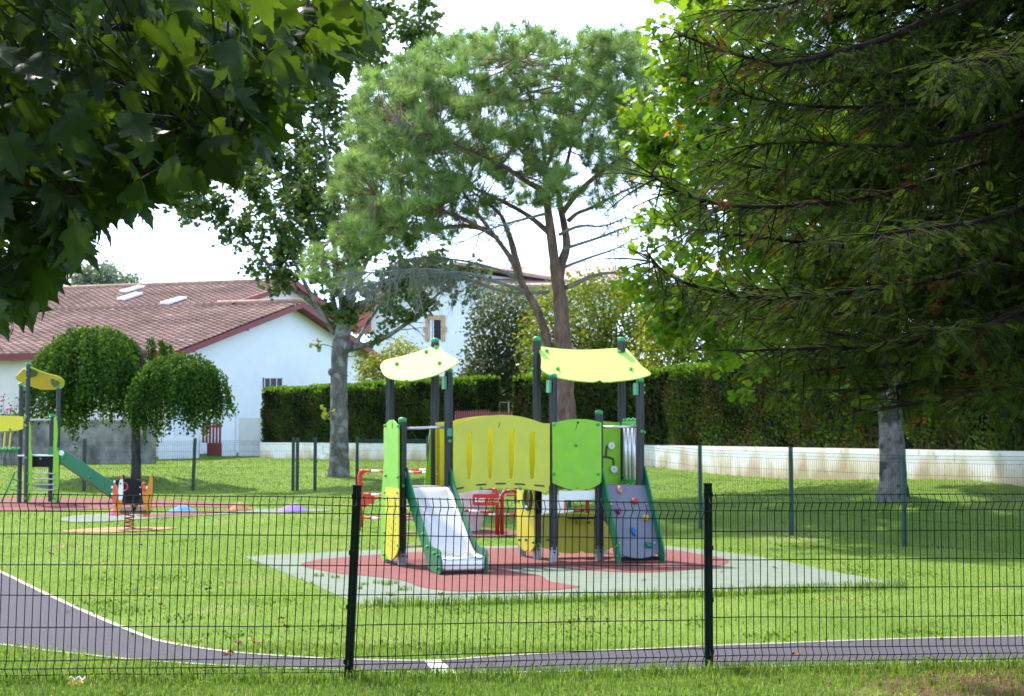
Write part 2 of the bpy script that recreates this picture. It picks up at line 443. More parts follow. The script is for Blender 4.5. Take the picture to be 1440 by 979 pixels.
# ================================================================== GRASS
def blades(X, Y, Lmin, Lmax, w, segs, tint):
    n = len(X); Z = terr(X, Y)
    L = rng.uniform(Lmin, Lmax, n); az = rng.uniform(0, 2 * np.pi, n); lean = rng.uniform(.25, 1.25, n)
    fx = np.cos(az); fy = np.sin(az)
    side = np.stack([-fy, fx, np.zeros(n)], -1); fwd = np.stack([fx, fy, np.zeros(n)], -1)
    base = np.stack([X, Y, Z - .004], -1); up = np.array([0, 0, 1.])
    W = (w * rng.uniform(.7, 1.3, n))[:, None]
    mid = base + up * (L * .6)[:, None] + fwd * (L * lean * .25)[:, None]
    tip = base + up * (L * (1 - .42 * lean))[:, None] + fwd * (L * lean * .75)[:, None]
    if segs == 2:
        V = np.stack([base - side * W / 2, base + side * W / 2, mid + side * W * .4, mid - side * W * .4, tip], 1).reshape(-1, 3)
        T = np.array([[0, 1, 2], [0, 2, 3], [3, 2, 4]])
    else:
        V = np.stack([base - side * W / 2, base + side * W / 2, tip], 1).reshape(-1, 3); T = np.array([[0, 1, 2]])
    Fc = (T[None] + (np.arange(n) * (5 if segs == 2 else 3))[:, None, None]).reshape(-1, 3)
    return V, Fc, np.repeat(tint, len(T))
def patch(X, Y):
    v = np.zeros(len(X))
    for k, (a, b, p, s) in enumerate([(.9, .4, 0, .5), (-.5, 1.3, 2, .35), (2.1, -1.1, 1, .3), (3.4, 2.3, 4, .25), (6.1, -4.2, 3, .15), (-8, 7, 1.2, .12)]):
        v += s * np.sin(a * X + b * Y + p + 1.3 * np.sin(.7 * X - .5 * Y + k))
    return v
def exclude(X, Y, keep_edge=.075):
    bad = np.zeros(len(X), bool)
    jx = X + rng.normal(0, keep_edge, len(X)); jy = Y + rng.normal(0, keep_edge, len(X))
    for p in [TRACK] + PADS: bad |= inpoly(jx, jy, p)
    return ~bad
Vs, Fs, Ts = [], [], []; off = 0
for (y0, y1, dens, Lmin, Lmax, w, segs) in [(8.6, 12.2, 3400, .025, .080, .0045, 2), (12.2, 20, 1500, .018, .055, .0060, 1), (20, 30, 520, .025, .055, .010, 1), (30, 44, 120, .04, .075, .022, 1), (44, 68, 55, .05, .085, .036, 1)]:
    n = int(dens * (y1 - y0) * 2 * (.36 * (y0 + y1) / 2 + .5))
    Y = rng.uniform(y0, y1, n); X = rng.uniform(-1, 1, n) * (.36 * Y + .5)
    keep = exclude(X, Y); pv = patch(X, Y)
    soil = np.hypot(X - 3.75, (Y - 9.7) * 1.2) + .5 * pv
    keep &= ~((soil < 1.75) & (rng.uniform(size=n) < .74))
    keep &= ~((pv > .6) & (rng.uniform(size=n) < .45)); foot = np.exp(-((Y - 10.4 - .155 * np.clip(X + 1.06, 0, 9)) / .10) ** 2); keep &= rng.uniform(size=n) > .75 * foot * (np.sin(3.1 * X) > -.2)
    X, Y, pv = X[keep], Y[keep], pv[keep]
    tint = np.clip(.48 + .20 * pv + rng.normal(0, .15, len(X)), 0, 1)
    tint = np.where(rng.uniform(size=len(X)) < .03, 1.0, tint)
    # ragged taller fringe along the fence foot, where no mower reaches
    V, Fc, T = blades(X, Y, Lmin, Lmax, w, segs, tint)
    Vs.append(V); Fs.append(Fc + off); Ts.append(T); off += len(V)
n = 5200; X = rng.uniform(-4.3, 4.3, n); Y = 10.35 + (X + 1.06) * .155 * (X > -1.06) + rng.normal(0, .07, n)
V, Fc, T = blades(X, Y, .05, .15, .006, 2, np.clip(rng.normal(.42, .16, n), 0, 1)); Vs.append(V); Fs.append(Fc + off); Ts.append(T); off += len(V)
# low broad-leaved weeds and clover in loose colonies
nc = 150; cx = rng.uniform(-1, 1, nc); cy = 9.5 + 17 * rng.uniform(size=nc) ** 1.3; cx = cx * (.36 * cy + .3)
X = np.repeat(cx, 60) + rng.normal(0, .16, nc * 60); Y = np.repeat(cy, 60) + rng.normal(0, .2, nc * 60); kp = exclude(X, Y); X, Y = X[kp], Y[kp]
V, Fc, T = blades(X, Y, .02, .05, .022, 2, np.clip(np.repeat(rng.choice([.12, .30, .72, .86], nc), 60)[kp] + rng.normal(0, .06, len(X)), 0, 1)); Vs.append(V); Fs.append(Fc + off); Ts.append(T); off += len(V)
# rough edge along the rubber pad's near side
n = 2600; k = rng.uniform(0, 1, n); e0 = G(512, 853); e1 = G(1270, 825)
X = e0[0] + (e1[0] - e0[0]) * k + rng.normal(0, .03, n); Y = e0[1] + (e1[1] - e0[1]) * k - np.abs(rng.normal(0, .12, n)) - .18 * np.sin(k * np.pi)
V, Fc, T = blades(X, Y, .06, .16, .008, 2, np.clip(rng.normal(.45, .15, n), 0, 1)); Vs.append(V); Fs.append(Fc + off); Ts.append(T); off += len(V)
M['grass'] = mat_leaf('grass_blade', [(0, (.062, .128, .016)), (.35, (.120, .215, .026)), (.6, (.165, .255, .036)), (.85, (.235, .285, .075)), (1, (.38, .33, .19))], transl=.52, rough=.6, gloss=.2, tcol=(1.2, 1.2, .7))
gr = np_mesh('grass', np.concatenate(Vs), np.concatenate(Fs), M['grass'], np.concatenate(Ts))
tag(gr, 'short sunlit lawn grass all around the track and the play surface', 'grass', kind='stuff')

# clumps of weeds that broke through the rubber surface
def clump_mesh(n=34, r=.06, L=(.02, .075)):
    a = rng.uniform(0, 6.28, n); q = r * np.sqrt(rng.uniform(size=n))
    V, Fc, T = blades(q * np.cos(a), q * np.sin(a), L[0], L[1], .008, 2, np.clip(rng.normal(.45, .2, n), 0, 1))
    return V, Fc, T
V, Fc, T = clump_mesh(); proto = None
for px, py, s in [(449, 811, .9), (471, 813, .8), (502, 829, 1.0), (513, 823, .8), (545, 823, 1.2), (552, 821, 1.0), (569, 830.5, 1.1), (551, 838, .9), (530, 821, .8)]:
    g = G(px, py)
    if proto is None: proto = np_mesh('weed_clump', V, Fc, M['grass'], T); o = proto
    else: o = proto.copy(); COL.objects.link(o)
    o.location = (g[0], g[1], .004); o.scale = (s * 1.3, s, s); o.rotation_euler.z = px
    tag(o, 'small clump of weeds growing through the pale rubber play surface', 'weed', 'weed clumps in the play surface')

# fallen leaves lying about
lm = MB(); th = np.linspace(0, 2 * np.pi, 11)[:-1]
lm.add([(0, 0, .012)] + [(.075 * math.cos(t) * (1 if i % 2 else .62), .06 * math.sin(t) * (1 if i % 2 else .62), .012 + .022 * math.sin(2.3 * i)) for i, t in enumerate(th)], [(0, 1 + i, 1 + (i + 1) % 10) for i in range(10)])
M['deadleaf'] = mat_plain('dead_leaf', (.22, .085, .035), .8, var=.3, scale=10)
M['yellowleaf'] = mat_plain('yellow_leaf', (.50, .27, .05), .8, var=.2, scale=10)
lo = None
for px, py, y in [(147, 810, 0), (111, 856, 0), (207, 843, 0), (335, 911, 0), (360, 910, 0), (395, 875, 0), (402, 887, 0), (148, 793, 0), (88, 772, 1), (72, 782, 0), (127, 842, 0), (293, 833, 0), (275, 797, 0), (200, 770, 0), (300, 748, 0), (435, 744, 1),
                  (1078, 704, 1), (1079, 718, 0), (1140, 732, 0), (1238, 722, 1), (1247, 724, 0), (1292, 687, 1), (1215, 735, 0), (1032, 713, 0), (1102, 738, 0), (1198, 751, 1), (1330, 755, 0), (1380, 752, 0), (1200, 682, 1), (1275, 690, 1), (1122, 690, 0), (1350, 720, 0),
                  (1165, 968, 0), (1215, 957, 0), (1260, 962, 0), (1310, 955, 0), (1350, 966, 0), (1385, 957, 0), (1420, 970, 0), (1405, 945, 0), (228, 856, 0), (95, 862, 0), (320, 922, 0), (1120, 922, 0), (745, 836, 0), (905, 818, 0), (1015, 806, 0), (1090, 800, 0), (620, 838, 0), (690, 936, 0), (155, 951, 0), (290, 950, 0), (770, 948, 0)]:
    g = G(px, py)
    if lo is None: lo = lm.build('fallen_leaf', M['deadleaf']); o = lo
    else: o = lo.copy(); COL.objects.link(o)
    if y:
        if 'fallen_leaf_y' not in bpy.data.meshes:
            my = lo.data.copy(); my.name = 'fallen_leaf_y'; my.materials.clear(); my.materials.append(M['yellowleaf'])
        o.data = bpy.data.meshes['fallen_leaf_y']
    o.location = (g[0], g[1], g[2] + .03); o.rotation_euler = (rng.uniform(-.4, .4), rng.uniform(-.4, .4), px * 1.7)
    k = (.42 + .33 * rng.uniform()) * (.6 if py > 930 else 1); o.scale = (k, k, k)
    if any(inpoly(np.array([g[0]]), np.array([g[1]]), q)[0] for q in (TRACK, PAD)): tag(o, 'small brown fallen leaf lying on the bare track or play surface', 'leaf', 'brown leaves on the hard surfaces'); o.location.z = g[2] + .012; continue
    tag(o, 'yellow fallen leaf lying in the grass' if y else 'small brown fallen leaf lying in the grass', 'leaf', 'yellow fallen leaves' if y else 'brown fallen leaves')

# a crumpled yellow wrapper at the foot of the near fence
g = G(107, 966); mb = MB()
M['wrapper'] = mat_plain('wrapper', (.62, .45, .04), .35, var=.2, scale=30); M['wrapper_edge'] = mat_plain('wrapper_edge', (.75, .72, .62), .4)
n = 9; vs = []
for j in range(4):
    for i in range(n):
        vs.append((g[0] + (i / 8 - .5) * .10, g[1] + (j - 1.5) * .012 + .01 * math.sin(i * 2.1 + j), .012 + .012 * j + .012 * math.sin(i * 1.7 + 2 * j)))
mb.add(vs, [(j * n + i, j * n + i + 1, (j + 1) * n + i + 1, (j + 1) * n + i) for j in range(3) for i in range(n - 1)])
mb.m = 1; mb.tube([vs[3 * n + i] for i in range(n)], .007, 6)
tag(mb.build('wrapper', [M['wrapper'], M['wrapper_edge']], smooth=True), 'crumpled yellow wrapper lying in the grass at the foot of the fence', 'litter')

# ================================================================== MESH FENCES
def fence_panel(name, parent, A, B, zb, ztA, ztB, mat, pitch=.05, wire=.0031, fold=.058, leanA=0., leanB=0., hz=None, sides=4, bottom_fold=True, dA=None, cut=None):
    """welded wire panel from A to B; folds bend the upright wires; hz = heights (0..1) of the long wires"""
    A = np.array(A, float); B = np.array(B, float); D = B - A; Ln = np.linalg.norm(D[:2]); t = D / Ln
    nrm = np.array([t[1], -t[0], 0]);
    if nrm[1] > 0: nrm = -nrm
    mb = MB(); n = int(Ln / pitch)
    def pt(k, h, out):
        zt = ztA + (ztB - ztA) * k; z = zb + (zt - zb) * h
        le = (leanA * (1 - k) + leanB * k) * h
        q = A + D * k; q = q + nrm * out + t * le
        q[2] = A[2] * (1 - k) + B[2] * k + z
        return q
    H = ztA - zb
    prof = [(0, 0)]
    if bottom_fold: prof += [(.035 / H, 0), (.075 / H, fold * .8), (.12 / H, 0)]
    prof += [(1 - .115 / H, 0), (1 - .06 / H, fold), (1 - .008 / H, 0), (1, 0)]
    for i in range(n + 1):
        k = i / n
        jit = rng.normal(0, .0012)
        mb.tube([pt(k + jit / Ln, h, o) for h, o in prof], wire, sides, False)
    for h, o in [(.03 / H, 0), (.075 / H, fold * .8), (.12 / H, 0)] * bool(bottom_fold) + [(x, 0) for x in (hz or (.28, .45, .615, .78))] + [(1 - .115 / H, 0), (1 - .06 / H, fold), (1 - .008 / H, 0)]:
        for side in ((-1,) if sides < 6 else (-1, 1)):
            mb.tube([pt(k, h, o) + nrm * side * wire * 1.6 + np.array([0, 0, rng.normal(0, .0015)]) for k in np.linspace(0, 1, 9)], wire * 1.05, sides, False)
    return mb.build(name, mat, parent)

def fence_post(parent, A, h, w, mat, lean=(0, 0), clip=True):
    mb = MB(); A = np.asarray(A, float); T = A + np.array([lean[0], lean[1], h])
    mb.tube([A - [0, 0, .1], T], w / 2 * 1.35, 4, True, math.pi / 4)
    mb.tube([T, T + [0, 0, .012]], w / 2 * 1.45, 4, True, math.pi / 4)
    if clip:
        for z in (.1, .38, .66, .95):
            q = A + (T - A) * z; mb.box(q + [0, -w * .55, 0], (w * 1.1, .018, .03))
    o = mb.build('post', mat, parent); return o

a = G(489, 957); b = G(997, 942)
lean = .055
nf = thing('wire_fence', (a[0], a[1], 0), 'dark green welded wire fence crossing in front of the track, nearest the camera', 'fence')
FDIR = (b - a) / np.linalg.norm(b - a)
L0 = a + (a - G(0, 962)) / np.linalg.norm((a - G(0, 962))[:2]) * -2.5
L1 = L0 + (L0 - a) * .9
R1 = b + np.array([2.5, .16, 0]); R2 = R1 + np.array([2.5, .1, 0])
for q, ln in ((L0, .01), (a, lean), (b, 0.0), (R1, 0.0)):
    fence_post(nf, q, 1.245, .056, M['green_black'], (ln, 0))
off = np.array([0, -.045, 0])
fence_panel('mesh_panel', nf, L1 + off, L0 + off, .03, 1.2, 1.21, M['wire'])
fence_panel('mesh_panel', nf, L0 + off, a + off, .03, 1.215, 1.185, M['wire'], leanA=.02, leanB=lean)
fence_panel('mesh_panel', nf, a + off, b + off, .035, 1.185, 1.125, M['wire'], leanA=lean, leanB=0)
fence_panel('mesh_panel', nf, b + off, R1 + off, .03, 1.185, 1.19, M['wire'])
fence_panel('mesh_panel', nf, R1 + off, R2 + off, .03, 1.19, 1.19, M['wire'])

# fence at the far side of the playground: side run towards the trees, then the run across the back
bf = [np.array([P(px, py, d)[0], d, 0]) for px, py, d in [(1272, 768, 24), (1113, 752, 26.4), (985, 743, 27.8)]]
end = np.array([P(502, 690, 42.8)[0], 42.8, 0])
side = [bf[0] + (bf[0] - bf[1]) * 1.0, bf[0], bf[1], bf[2]] + [bf[2] + (end - bf[2]) * k / 7 for k in range(1, 8)]
for q in side: q[2] = tz(q[0], q[1])
sf = thing('wire_fence', side[0], 'green welded wire fence running back from the right edge to the tree by the hedge', 'fence')
for i, q in enumerate(side):
    fence_post(sf, q, 1.42, .065 if i < 5 else .08, M['post_teal'] if i < 6 else M['green_dark'], clip=False)
for i in range(len(side) - 1):
    fence_panel('mesh_panel', sf, side[i] - [0, .05, 0], side[i + 1] - [0, .05, 0], .03, 1.36, 1.36, M['wire_back'], wire=.0024, bottom_fold=False, pitch=.05, sides=3)
pxs = [(448, 690), (271, 690), (118, 691), (-40, 693), (-200, 695)]
back = [np.array([P(px, 690, 44)[0], 44.0 if px < 440 else 43.2, 0]) for px, _ in pxs]
for q in back: q[2] = tz(q[0], q[1])
kf = thing('wire_fence', back[0], 'green welded wire fence across the back of the lawn behind the toddler corner', 'fence')
g2 = [np.array([P(px, 690, 43.4)[0], 43.4, 0]) for px in (412, 418)]
for q in g2: q[2] = tz(q[0], q[1])
for q in [back[0]] + g2 + back[1:]: fence_post(kf, q, 1.42, .085, M['green_dark'], (.05, 0) if q is back[1] else (0, 0), clip=False)
for p, q in zip(back[:-1], back[1:]):
    for k in range(2):
        fence_panel('mesh_panel', kf, p + (q - p) * k / 2 - [0, .05, 0], p + (q - p) * (k + 1) / 2 - [0, .05, 0], .03, 1.36, 1.36, M['wire_back'], wire=.0024, bottom_fold=False, sides=3)
fence_panel('mesh_panel', kf, back[0] - [0, .05, 0], end - [0, .05, 0], .03, 1.36, 1.36, M['wire_back'], wire=.0024, bottom_fold=False, sides=3)
# ================================================================== THE BIG PLAY TOWER
M['post_grey'] = mat_plain('post_grey_aluminium', (.030, .034, .040), .5, .1, var=.1, scale=7)
M['post_foot'] = mat_plain('galvanised_foot', (.30, .31, .33), .5, .6, var=.15, scale=14)
M['cap_green'] = mat_plain('cap_green_plastic', (.03, .26, .09), .35, var=.06, scale=5)
M['bolt_green'] = mat_plain('bolt_green_plastic', (.06, .34, .05), .3, var=.05, scale=5)
M['lime'] = mat_plain('panel_lime', (.21, .50, .008), .42, var=.07, scale=5, dirt=(.20, .36, .05), dirt_amt=.5)
M['olive'] = mat_plain('panel_olive_yellow', (.52, .53, .04), .4, var=.05, scale=2.5, dirt=(.42, .42, .08), dirt_amt=.5)
M['yellow'] = mat_plain('panel_yellow', (.68, .60, .015), .4, var=.05, scale=2.5, dirt=(.45, .40, .05), dirt_amt=.3)
M['slide_green'] = mat_plain('slide_side_green', (.005, .16, .058), .35, var=.06, scale=4)
M['steel'] = mat_plain('stainless_steel', (.66, .665, .67), .34, .72, var=.05, scale=8)
M['tube'] = mat_plain('galvanised_tube', (.60, .61, .64), .35, .7, var=.05, scale=8)
M['dark'] = mat_plain('dark_panel', (.012, .013, .016), .75, spec=.2, var=.1, scale=8)
M['slot'] = mat_plain('engraved_line', (.03, .035, .02), .6)
M['ramp_grey'] = mat_plain('ramp_grey_panel', (.155, .16, .20), .6, var=.07, scale=4, bump=.2, bscale=120)
M['roof_lime'] = mat_plain('roof_lime_panel', (.45, .62, .14), .65, var=.05, scale=3, spec=.15)
M['bolt_hole'] = M['slot']
M['white'] = mat_plain('white_plastic', (.75, .76, .78), .4, var=.05, scale=6)
M['teal'] = mat_plain('teal_plate', (.01, .28, .20), .4)
M['orange_p'] = mat_plain('orange_plastic', (.70, .14, .02), .4, var=.08)
M['red_p'] = mat_plain('red_paint', (.48, .018, .012), .4, var=.08)
M['tan'] = mat_plain('tan_resin', (.46, .25, .17), .6, var=.15, scale=30)
M['rope'] = mat_plain('rope_green', (.03, .26, .10), .8, var=.2, scale=40)
M['wood'] = mat_plain('plywood_edge', (.16, .09, .04), .8, var=.2, scale=30)
M['pipe'] = mat_plain('brown_track_groove', (.09, .05, .02), .6)

ANG = math.radians(19.0)
VV = np.array([math.cos(ANG), math.sin(ANG), 0]); UU = np.array([-math.sin(ANG), math.cos(ANG), 0]); ZZ = np.array([0, 0, 1.])
OA = np.array([-1.376, 20.2, 0])
def L(s, t, z): return OA + VV * s + UU * t + ZZ * z
pt_root = thing('play_tower', tuple(L(1.6, .3, 0)), 'large lime and yellow play tower with steel slide, bridge and grey climbing ramp', 'play structure')

def post(parent, base, h, mat_cap=M['cap_green'], w=.095, foot=True, bolts=()):
    mb = MB(); b = np.asarray(base, float)
    n = 8
    mb.tube([b + [0, 0, .16 if foot else -.05], b + [0, 0, h]], w / 2, n, True, ANG + math.pi / 8)
    for k in range(4):   # extruded ribs
        a = ANG + k * math.pi / 2; d = np.array([math.cos(a), math.sin(a), 0]); e = np.array([-d[1], d[0], 0])
        for o in (-.018, .018): mb.box(b + d * (w / 2 - .003) + e * o + ZZ * (h / 2 + .06), (.012, .006, h - .2), d, e)
    if foot:
        mb.m = 1; mb.box(b + [0, 0, .07], (w * .92, w * .92, .26), VV, UU)
        mb.m = 2; mb.ball(b - UU * w * .5 + ZZ * .13, .014, 6)
    mb.m = 3
    for (d, z) in bolts: mb.ball(b + np.asarray(d) * (w / 2 + .008) + ZZ * z, .024, 8)
    o = mb.build('post', [M['post_grey'], M['post_foot'], M['dark'], M['bolt_green']], parent)
    c = MB(); c.smooth = True
    c.tube([b + [0, 0, h - .03], b + [0, 0, h + .004], b + [0, 0, h + .02], b + [0, 0, h + .03]], [w * .57, w * .57, w * .5, w * .2], 12)
    c.build('post_cap', mat_cap, o)
    return o
vL, vR, vF, vB = -VV, VV, -UU, UU
D0 = .62
post(pt_root, L(0, 0, 0), 1.83, bolts=[(vL, 1.0), (vR, 1.02), (vR, .98), (vF, 1.0), (vR, .12)])
post(pt_root, L(.605, 0, 0), 2.46, bolts=[(vR, 1.55), (vR, 1.0), (vF, 1.56), (vR, 2.3)])
post(pt_root, L(.605, D0, 0), 2.88, bolts=[(vF, 2.7)])
post(pt_root, L(0, D0, 0), 2.44, bolts=[(vL, 2.3)])
post(pt_root, L(2.02, 0, 0), 2.41, bolts=[(vL, 2.32), (vL, 2.2), (vR, .93), (vR, .10)])
post(pt_root, L(2.66, 0, 0), 1.94, bolts=[(vR, .96), (vL, .12)])
post(pt_root, L(3.245, 0, 0), 2.37, bolts=[(vR, 2.3), (vR, 2.2), (vR, 1.68), (vR, 1.05), (vF, 1.69)])
post(pt_root, L(2.02, D0, 0), 2.93, bolts=[(vL, 2.72), (vL, 2.52), (vF, .14), (vF, .2)])
post(pt_root, L(3.245, D0, 0), 2.95, bolts=[(vF, 1.1), (vL, 1.4), (vL, 1.25)])
post(pt_root, L(2.02, 1.22, 0), .95); post(pt_root, L(3.245, 1.28, 0), .95)

# decks
mb = MB(); mb.box(L(.3025, D0 / 2, .965), (.52, .60, .05), VV, UU); mb.build('deck', M['ramp_grey'], pt_root)
mb = MB(); mb.box(L(2.6325, D0 / 2, .965), (1.13, .60, .05), VV, UU); mb.m = 1; mb.box(L(2.34, -.01, .86), (.50, .02, .12), VV, UU); mb.build('deck', [M['ramp_grey'], M['tube']], pt_root)
mb = MB()
for i in range(9): mb.box(L(.72 + i * .148, D0 / 2, .96 + .06 * math.sin(math.pi * (i + .5) / 9)), (.13, .56, .03), VV, UU)
mb.build('bridge_deck', M['dark'], pt_root)

def tr(pxs, P0, n, smooth=0):
    q = [RP(x, y, P0, n) for x, y in pxs]
    return catmull(q, smooth) if smooth else q
FP = L(0, -.062, 0)                       # plane just in front of the posts
# bridge parapets
bp_px = [(637, 601), (641, 598), (650, 593.5), (662, 589.5), (676, 586.5), (690, 584.5), (704, 583.5), (718, 584), (732, 586), (746, 589.5), (756, 593), (764, 595.5), (772.5, 595.5), (772.5, 681), (770, 690), (766, 692.5), (755, 690), (740, 688), (724, 686.5), (708, 686), (692, 686.5), (676, 688.5), (660, 691), (648, 693.5), (640, 694), (637, 690)]
slots = []
for cx, y0, y1 in [(659.5, 608, 674), (689, 603, 673), (718.5, 603, 673), (748, 607.5, 674)]:
    w = 4.6
    slots.append([(cx - w * .75, y0), (cx + w * .75, y0), (cx + w, y0 + 25), (cx + w * .9, y0 + 45), (cx + w * .55, y1 - 2), (cx + w * .45, y1), (cx - w * .45, y1), (cx - w * .55, y1 - 2), (cx - w * .9, y0 + 45), (cx - w, y0 + 25)])
mb = MB(); mb.plate(tr(bp_px, FP, UU), -UU, .019, [tr(s, FP, UU) for s in slots])
mb.m = 1
for x, y, r in [(645, 687, -.18), (677, 681.6, -.06), (704, 680.2, 0), (731, 681, .05), (758.5, 683, .10)]:
    c = RP(x, y, FP - UU * .021, UU); ex = VV * math.cos(r) - ZZ * math.sin(r); mb.box(c, (.135, .006, .020), ex, UU, np.cross(ex, UU))
mb.m = 2
for x, y in [(677, 687), (732, 687)]: mb.ball(RP(x, y, FP - UU * .03, UU), .022, 8)
mb.m = 3   # engraved daisy
c = RP(703, 592, FP - UU * .0205, UU)
for k in range(5):
    a = k * 1.256; mb.ball(c + VV * .022 * math.cos(a) + ZZ * .012 * math.sin(a), .017, 8, (1, .15, .7))
mb.m = 4; mb.tube([RP(703, 595, FP - UU * .0205, UU), RP(702.5, 598, FP - UU * .0205, UU), RP(701, 601, FP - UU * .0205, UU)], .004, 4)
mb.build('bridge_panel', [M['olive'], M['slot'], M['bolt_green'], M['yellow'], M['slot']], pt_root)
BPp = L(0, D0 + .03, 0)
q = tr(bp_px, FP, UU); mid = L(1.3125, 0, 0)
mb = MB(); mb.plate([p + UU * (D0 - .01) + VV * ((.10 if np.dot(p - mid, VV) > .5 else 0)) for p in q], -UU, .019)
mb.build('bridge_panel', M['yellow'], pt_root)
mb = MB(); mb.plate(tr([(612.5, 594), (622, 593.5), (631, 593), (631, 687), (612.5, 687)], L(0, D0 - .05, 0), UU), UU, .019); mb.m = 1; mb.ball(RP(614.5, 597, L(0, D0 - .07, 0), UU), .014); mb.ball(RP(614.5, 667, L(0, D0 - .07, 0), UU), .014)
mb.build('side_panel', [M['yellow'], M['tube']], pt_root)

# left tower: tall cheek panel on its open side, lime with a yellow lower leaf
SP = L(-.062, 0, 0)
ck = [(541.5, 604), (542.2, 598), (545, 596), (547, 593), (550, 590.5), (554, 590.5), (556.5, 593), (559, 596.5), (561.5, 599), (562, 606), (562, 660), (562, 720), (561.5, 770), (559, 783), (552, 788), (545, 786), (541.5, 790), (538.5, 786), (537.5, 770), (537.5, 720), (538.5, 690), (541, 665), (541.8, 645), (541.5, 625)]
mb = MB(); mb.plate(tr(ck, SP, VV), -VV, .019)
mb.m = 1
for x, y in [(541.5, 599), (560, 599), (542, 669), (559.5, 671), (542, 692.5), (542, 701.5), (541, 749), (541, 762.5), (540, 780), (559.5, 693), (559.5, 767)]: mb.ball(RP(x, y, SP - VV * .03, VV), .022, 8)
mb.m = 2
mb.ball(RP(551.5, 597, SP - VV * .021, VV), .02, 8, (.2, 1, 1.3)); mb.tube([RP(551.5, 598, SP - VV * .021, VV), RP(551.5, 603, SP - VV * .021, VV)], .003, 4)
mb.build('side_panel', [M['lime'], M['bolt_green'], M['slot']], pt_root)
mb = MB(); yl = [(543, 685.5), (562, 687.5), (562, 730), (561.5, 770), (559, 779), (555, 785), (551, 788.5), (547.5, 786), (544.5, 780), (543, 770), (543, 730)]
mb.plate(tr(yl, SP - VV * .0225, VV), -VV, .012)
mb.m = 1
for i in range(26):
    x = 545.5 + (i * 7.3) % 14.2; y = 702 + (i * 31.7) % 72
    mb.ball(RP(x, y, SP - VV * .036, VV), .011, 6, (.3, .6, 1.3))
tag(mb.build('side_panel', [M['yellow'], M['slot']], pt_root), 'yellow seed-dotted lower side panel')
# ladder at the back of the small tower
lp = [(597, 690), (598, 672), (600.5, 645), (603, 618), (605.5, 600), (607.5, 592), (610, 588), (613, 592), (617, 603), (617, 640), (617, 690)]
mb = MB(); q = tr(lp, L(.56, 0, 0), VV) if False else [RP(x, y, L(0, D0 + .30, 0), UU) for x, y in lp]
mb.plate(q, UU, .019); mb.m = 1; mb.tube([RP(600.5, 652, L(0, D0 + .29, 0), UU), RP(602.5, 630, L(0, D0 + .29, 0), UU), RP(604.5, 612, L(0, D0 + .29, 0), UU)], [.006, .012, .006], 5)
mb.build('grab_panel', [M['lime'], M['slot']], pt_root)
for k, z in enumerate((.18, .36, .54, .72)):
    mb = MB(); mb.tube([L(.03, D0 + .42 - .16 * k / 3, z), L(.56, D0 + .42 - .16 * k / 3, z)], .018, 8); mb.m = 1
    mb.build('rung', M['tube'], pt_root, smooth=True)
mb = MB(); mb.plate([L(.56, D0 + .34, .10), L(.56, D0 + .48, .10), L(.56, D0 + .36, .95), L(.56, D0 + .06, .95)], VV, .019); mb.build('ladder_cheek', M['yellow'], pt_root)
mb = MB(); mb.plate([L(.02, D0 + .34, .10), L(.02, D0 + .48, .10), L(.02, D0 + .36, .95), L(.02, D0 + .06, .95)], VV, .019); mb.build('ladder_cheek', M['yellow'], pt_root)
# rails
def rail(a, b, mat=M['tube'], r=.019):
    mb = MB(); mb.smooth = True; mb.tube([a, b], r, 10); return mb.build('handrail', mat, pt_root)
rail(L(.04, 0, 1.72), L(.56, 0, 1.74)); rail(L(2.70, 0, 1.745), L(3.2, 0, 1.755))
mb = MB(); c = RP(632.5, 608, L(0, -.055, 0), UU); mb.box(c, (.065, .008, .10), VV, UU); mb.build('maker_plate', M['teal'], pt_root)

# right tower front panel
gp = [(776.5, 594), (782, 594), (790, 592), (800, 590.2), (811, 589.3), (822, 589.5), (832, 591), (840, 593), (845, 594), (845, 678), (842, 681), (835, 685), (826, 688), (817, 689), (813, 687.5), (811, 685.5), (809, 687.5), (805, 689), (796, 687), (786, 683.5), (779, 680.5), (776.5, 679)]
mb = MB(); mb.plate(tr(gp, FP, UU), -UU, .019); mb.m = 1
for x, y in [(779, 597), (841.5, 597), (810.5, 626), (779.5, 666.5), (841.8, 666.5)]: mb.ball(RP(x, y, FP - UU * .028, UU), .022, 8)
mb.m = 2; c = RP(812, 594.3, FP - UU * .0205, UU); mb.ball(c, .02, 8, (1.3, .1, .9)); mb.tube([c, RP(811, 600, FP - UU * .0205, UU), RP(809, 604, FP - UU * .0205, UU)], .003, 4)
mb.build('front_panel', [M['lime'], M['bolt_green'], M['slot']], pt_root)
# back panel with the track toy
RPn = L(0, D0 - .05, 0)
mb = MB(); mb.plate(tr([(776, 596), (800, 594), (843, 592.3), (855, 593), (866, 594), (872.5, 594), (872.5, 680), (776, 681)], RPn, UU), UU, .019); mb.m = 1
gro = [[(853.5, 627), (852.7, 632), (852.3, 642)], [(843, 642), (852, 642.5), (858, 643.5), (862, 645.5), (863, 649), (863, 656)]]
for gpx in gro: mb.tube([RP(x, y, RPn - UU * .004, UU) for x, y in gpx], .016, 6)
mb.build('back_panel', [M['lime'], M['pipe']], pt_root)
for x, y in [(859.5, 626.8), (863, 660)]:
    mb = MB(); c = RP(x, y, RPn - UU * .02, UU); mb.tube([c, c - UU * .02], .047, 16); mb.m = 1; mb.tube([c - UU * .019, c - UU * .026], .008, 6); mb.build('play_disc', [M['white'], M['slot']], pt_root)
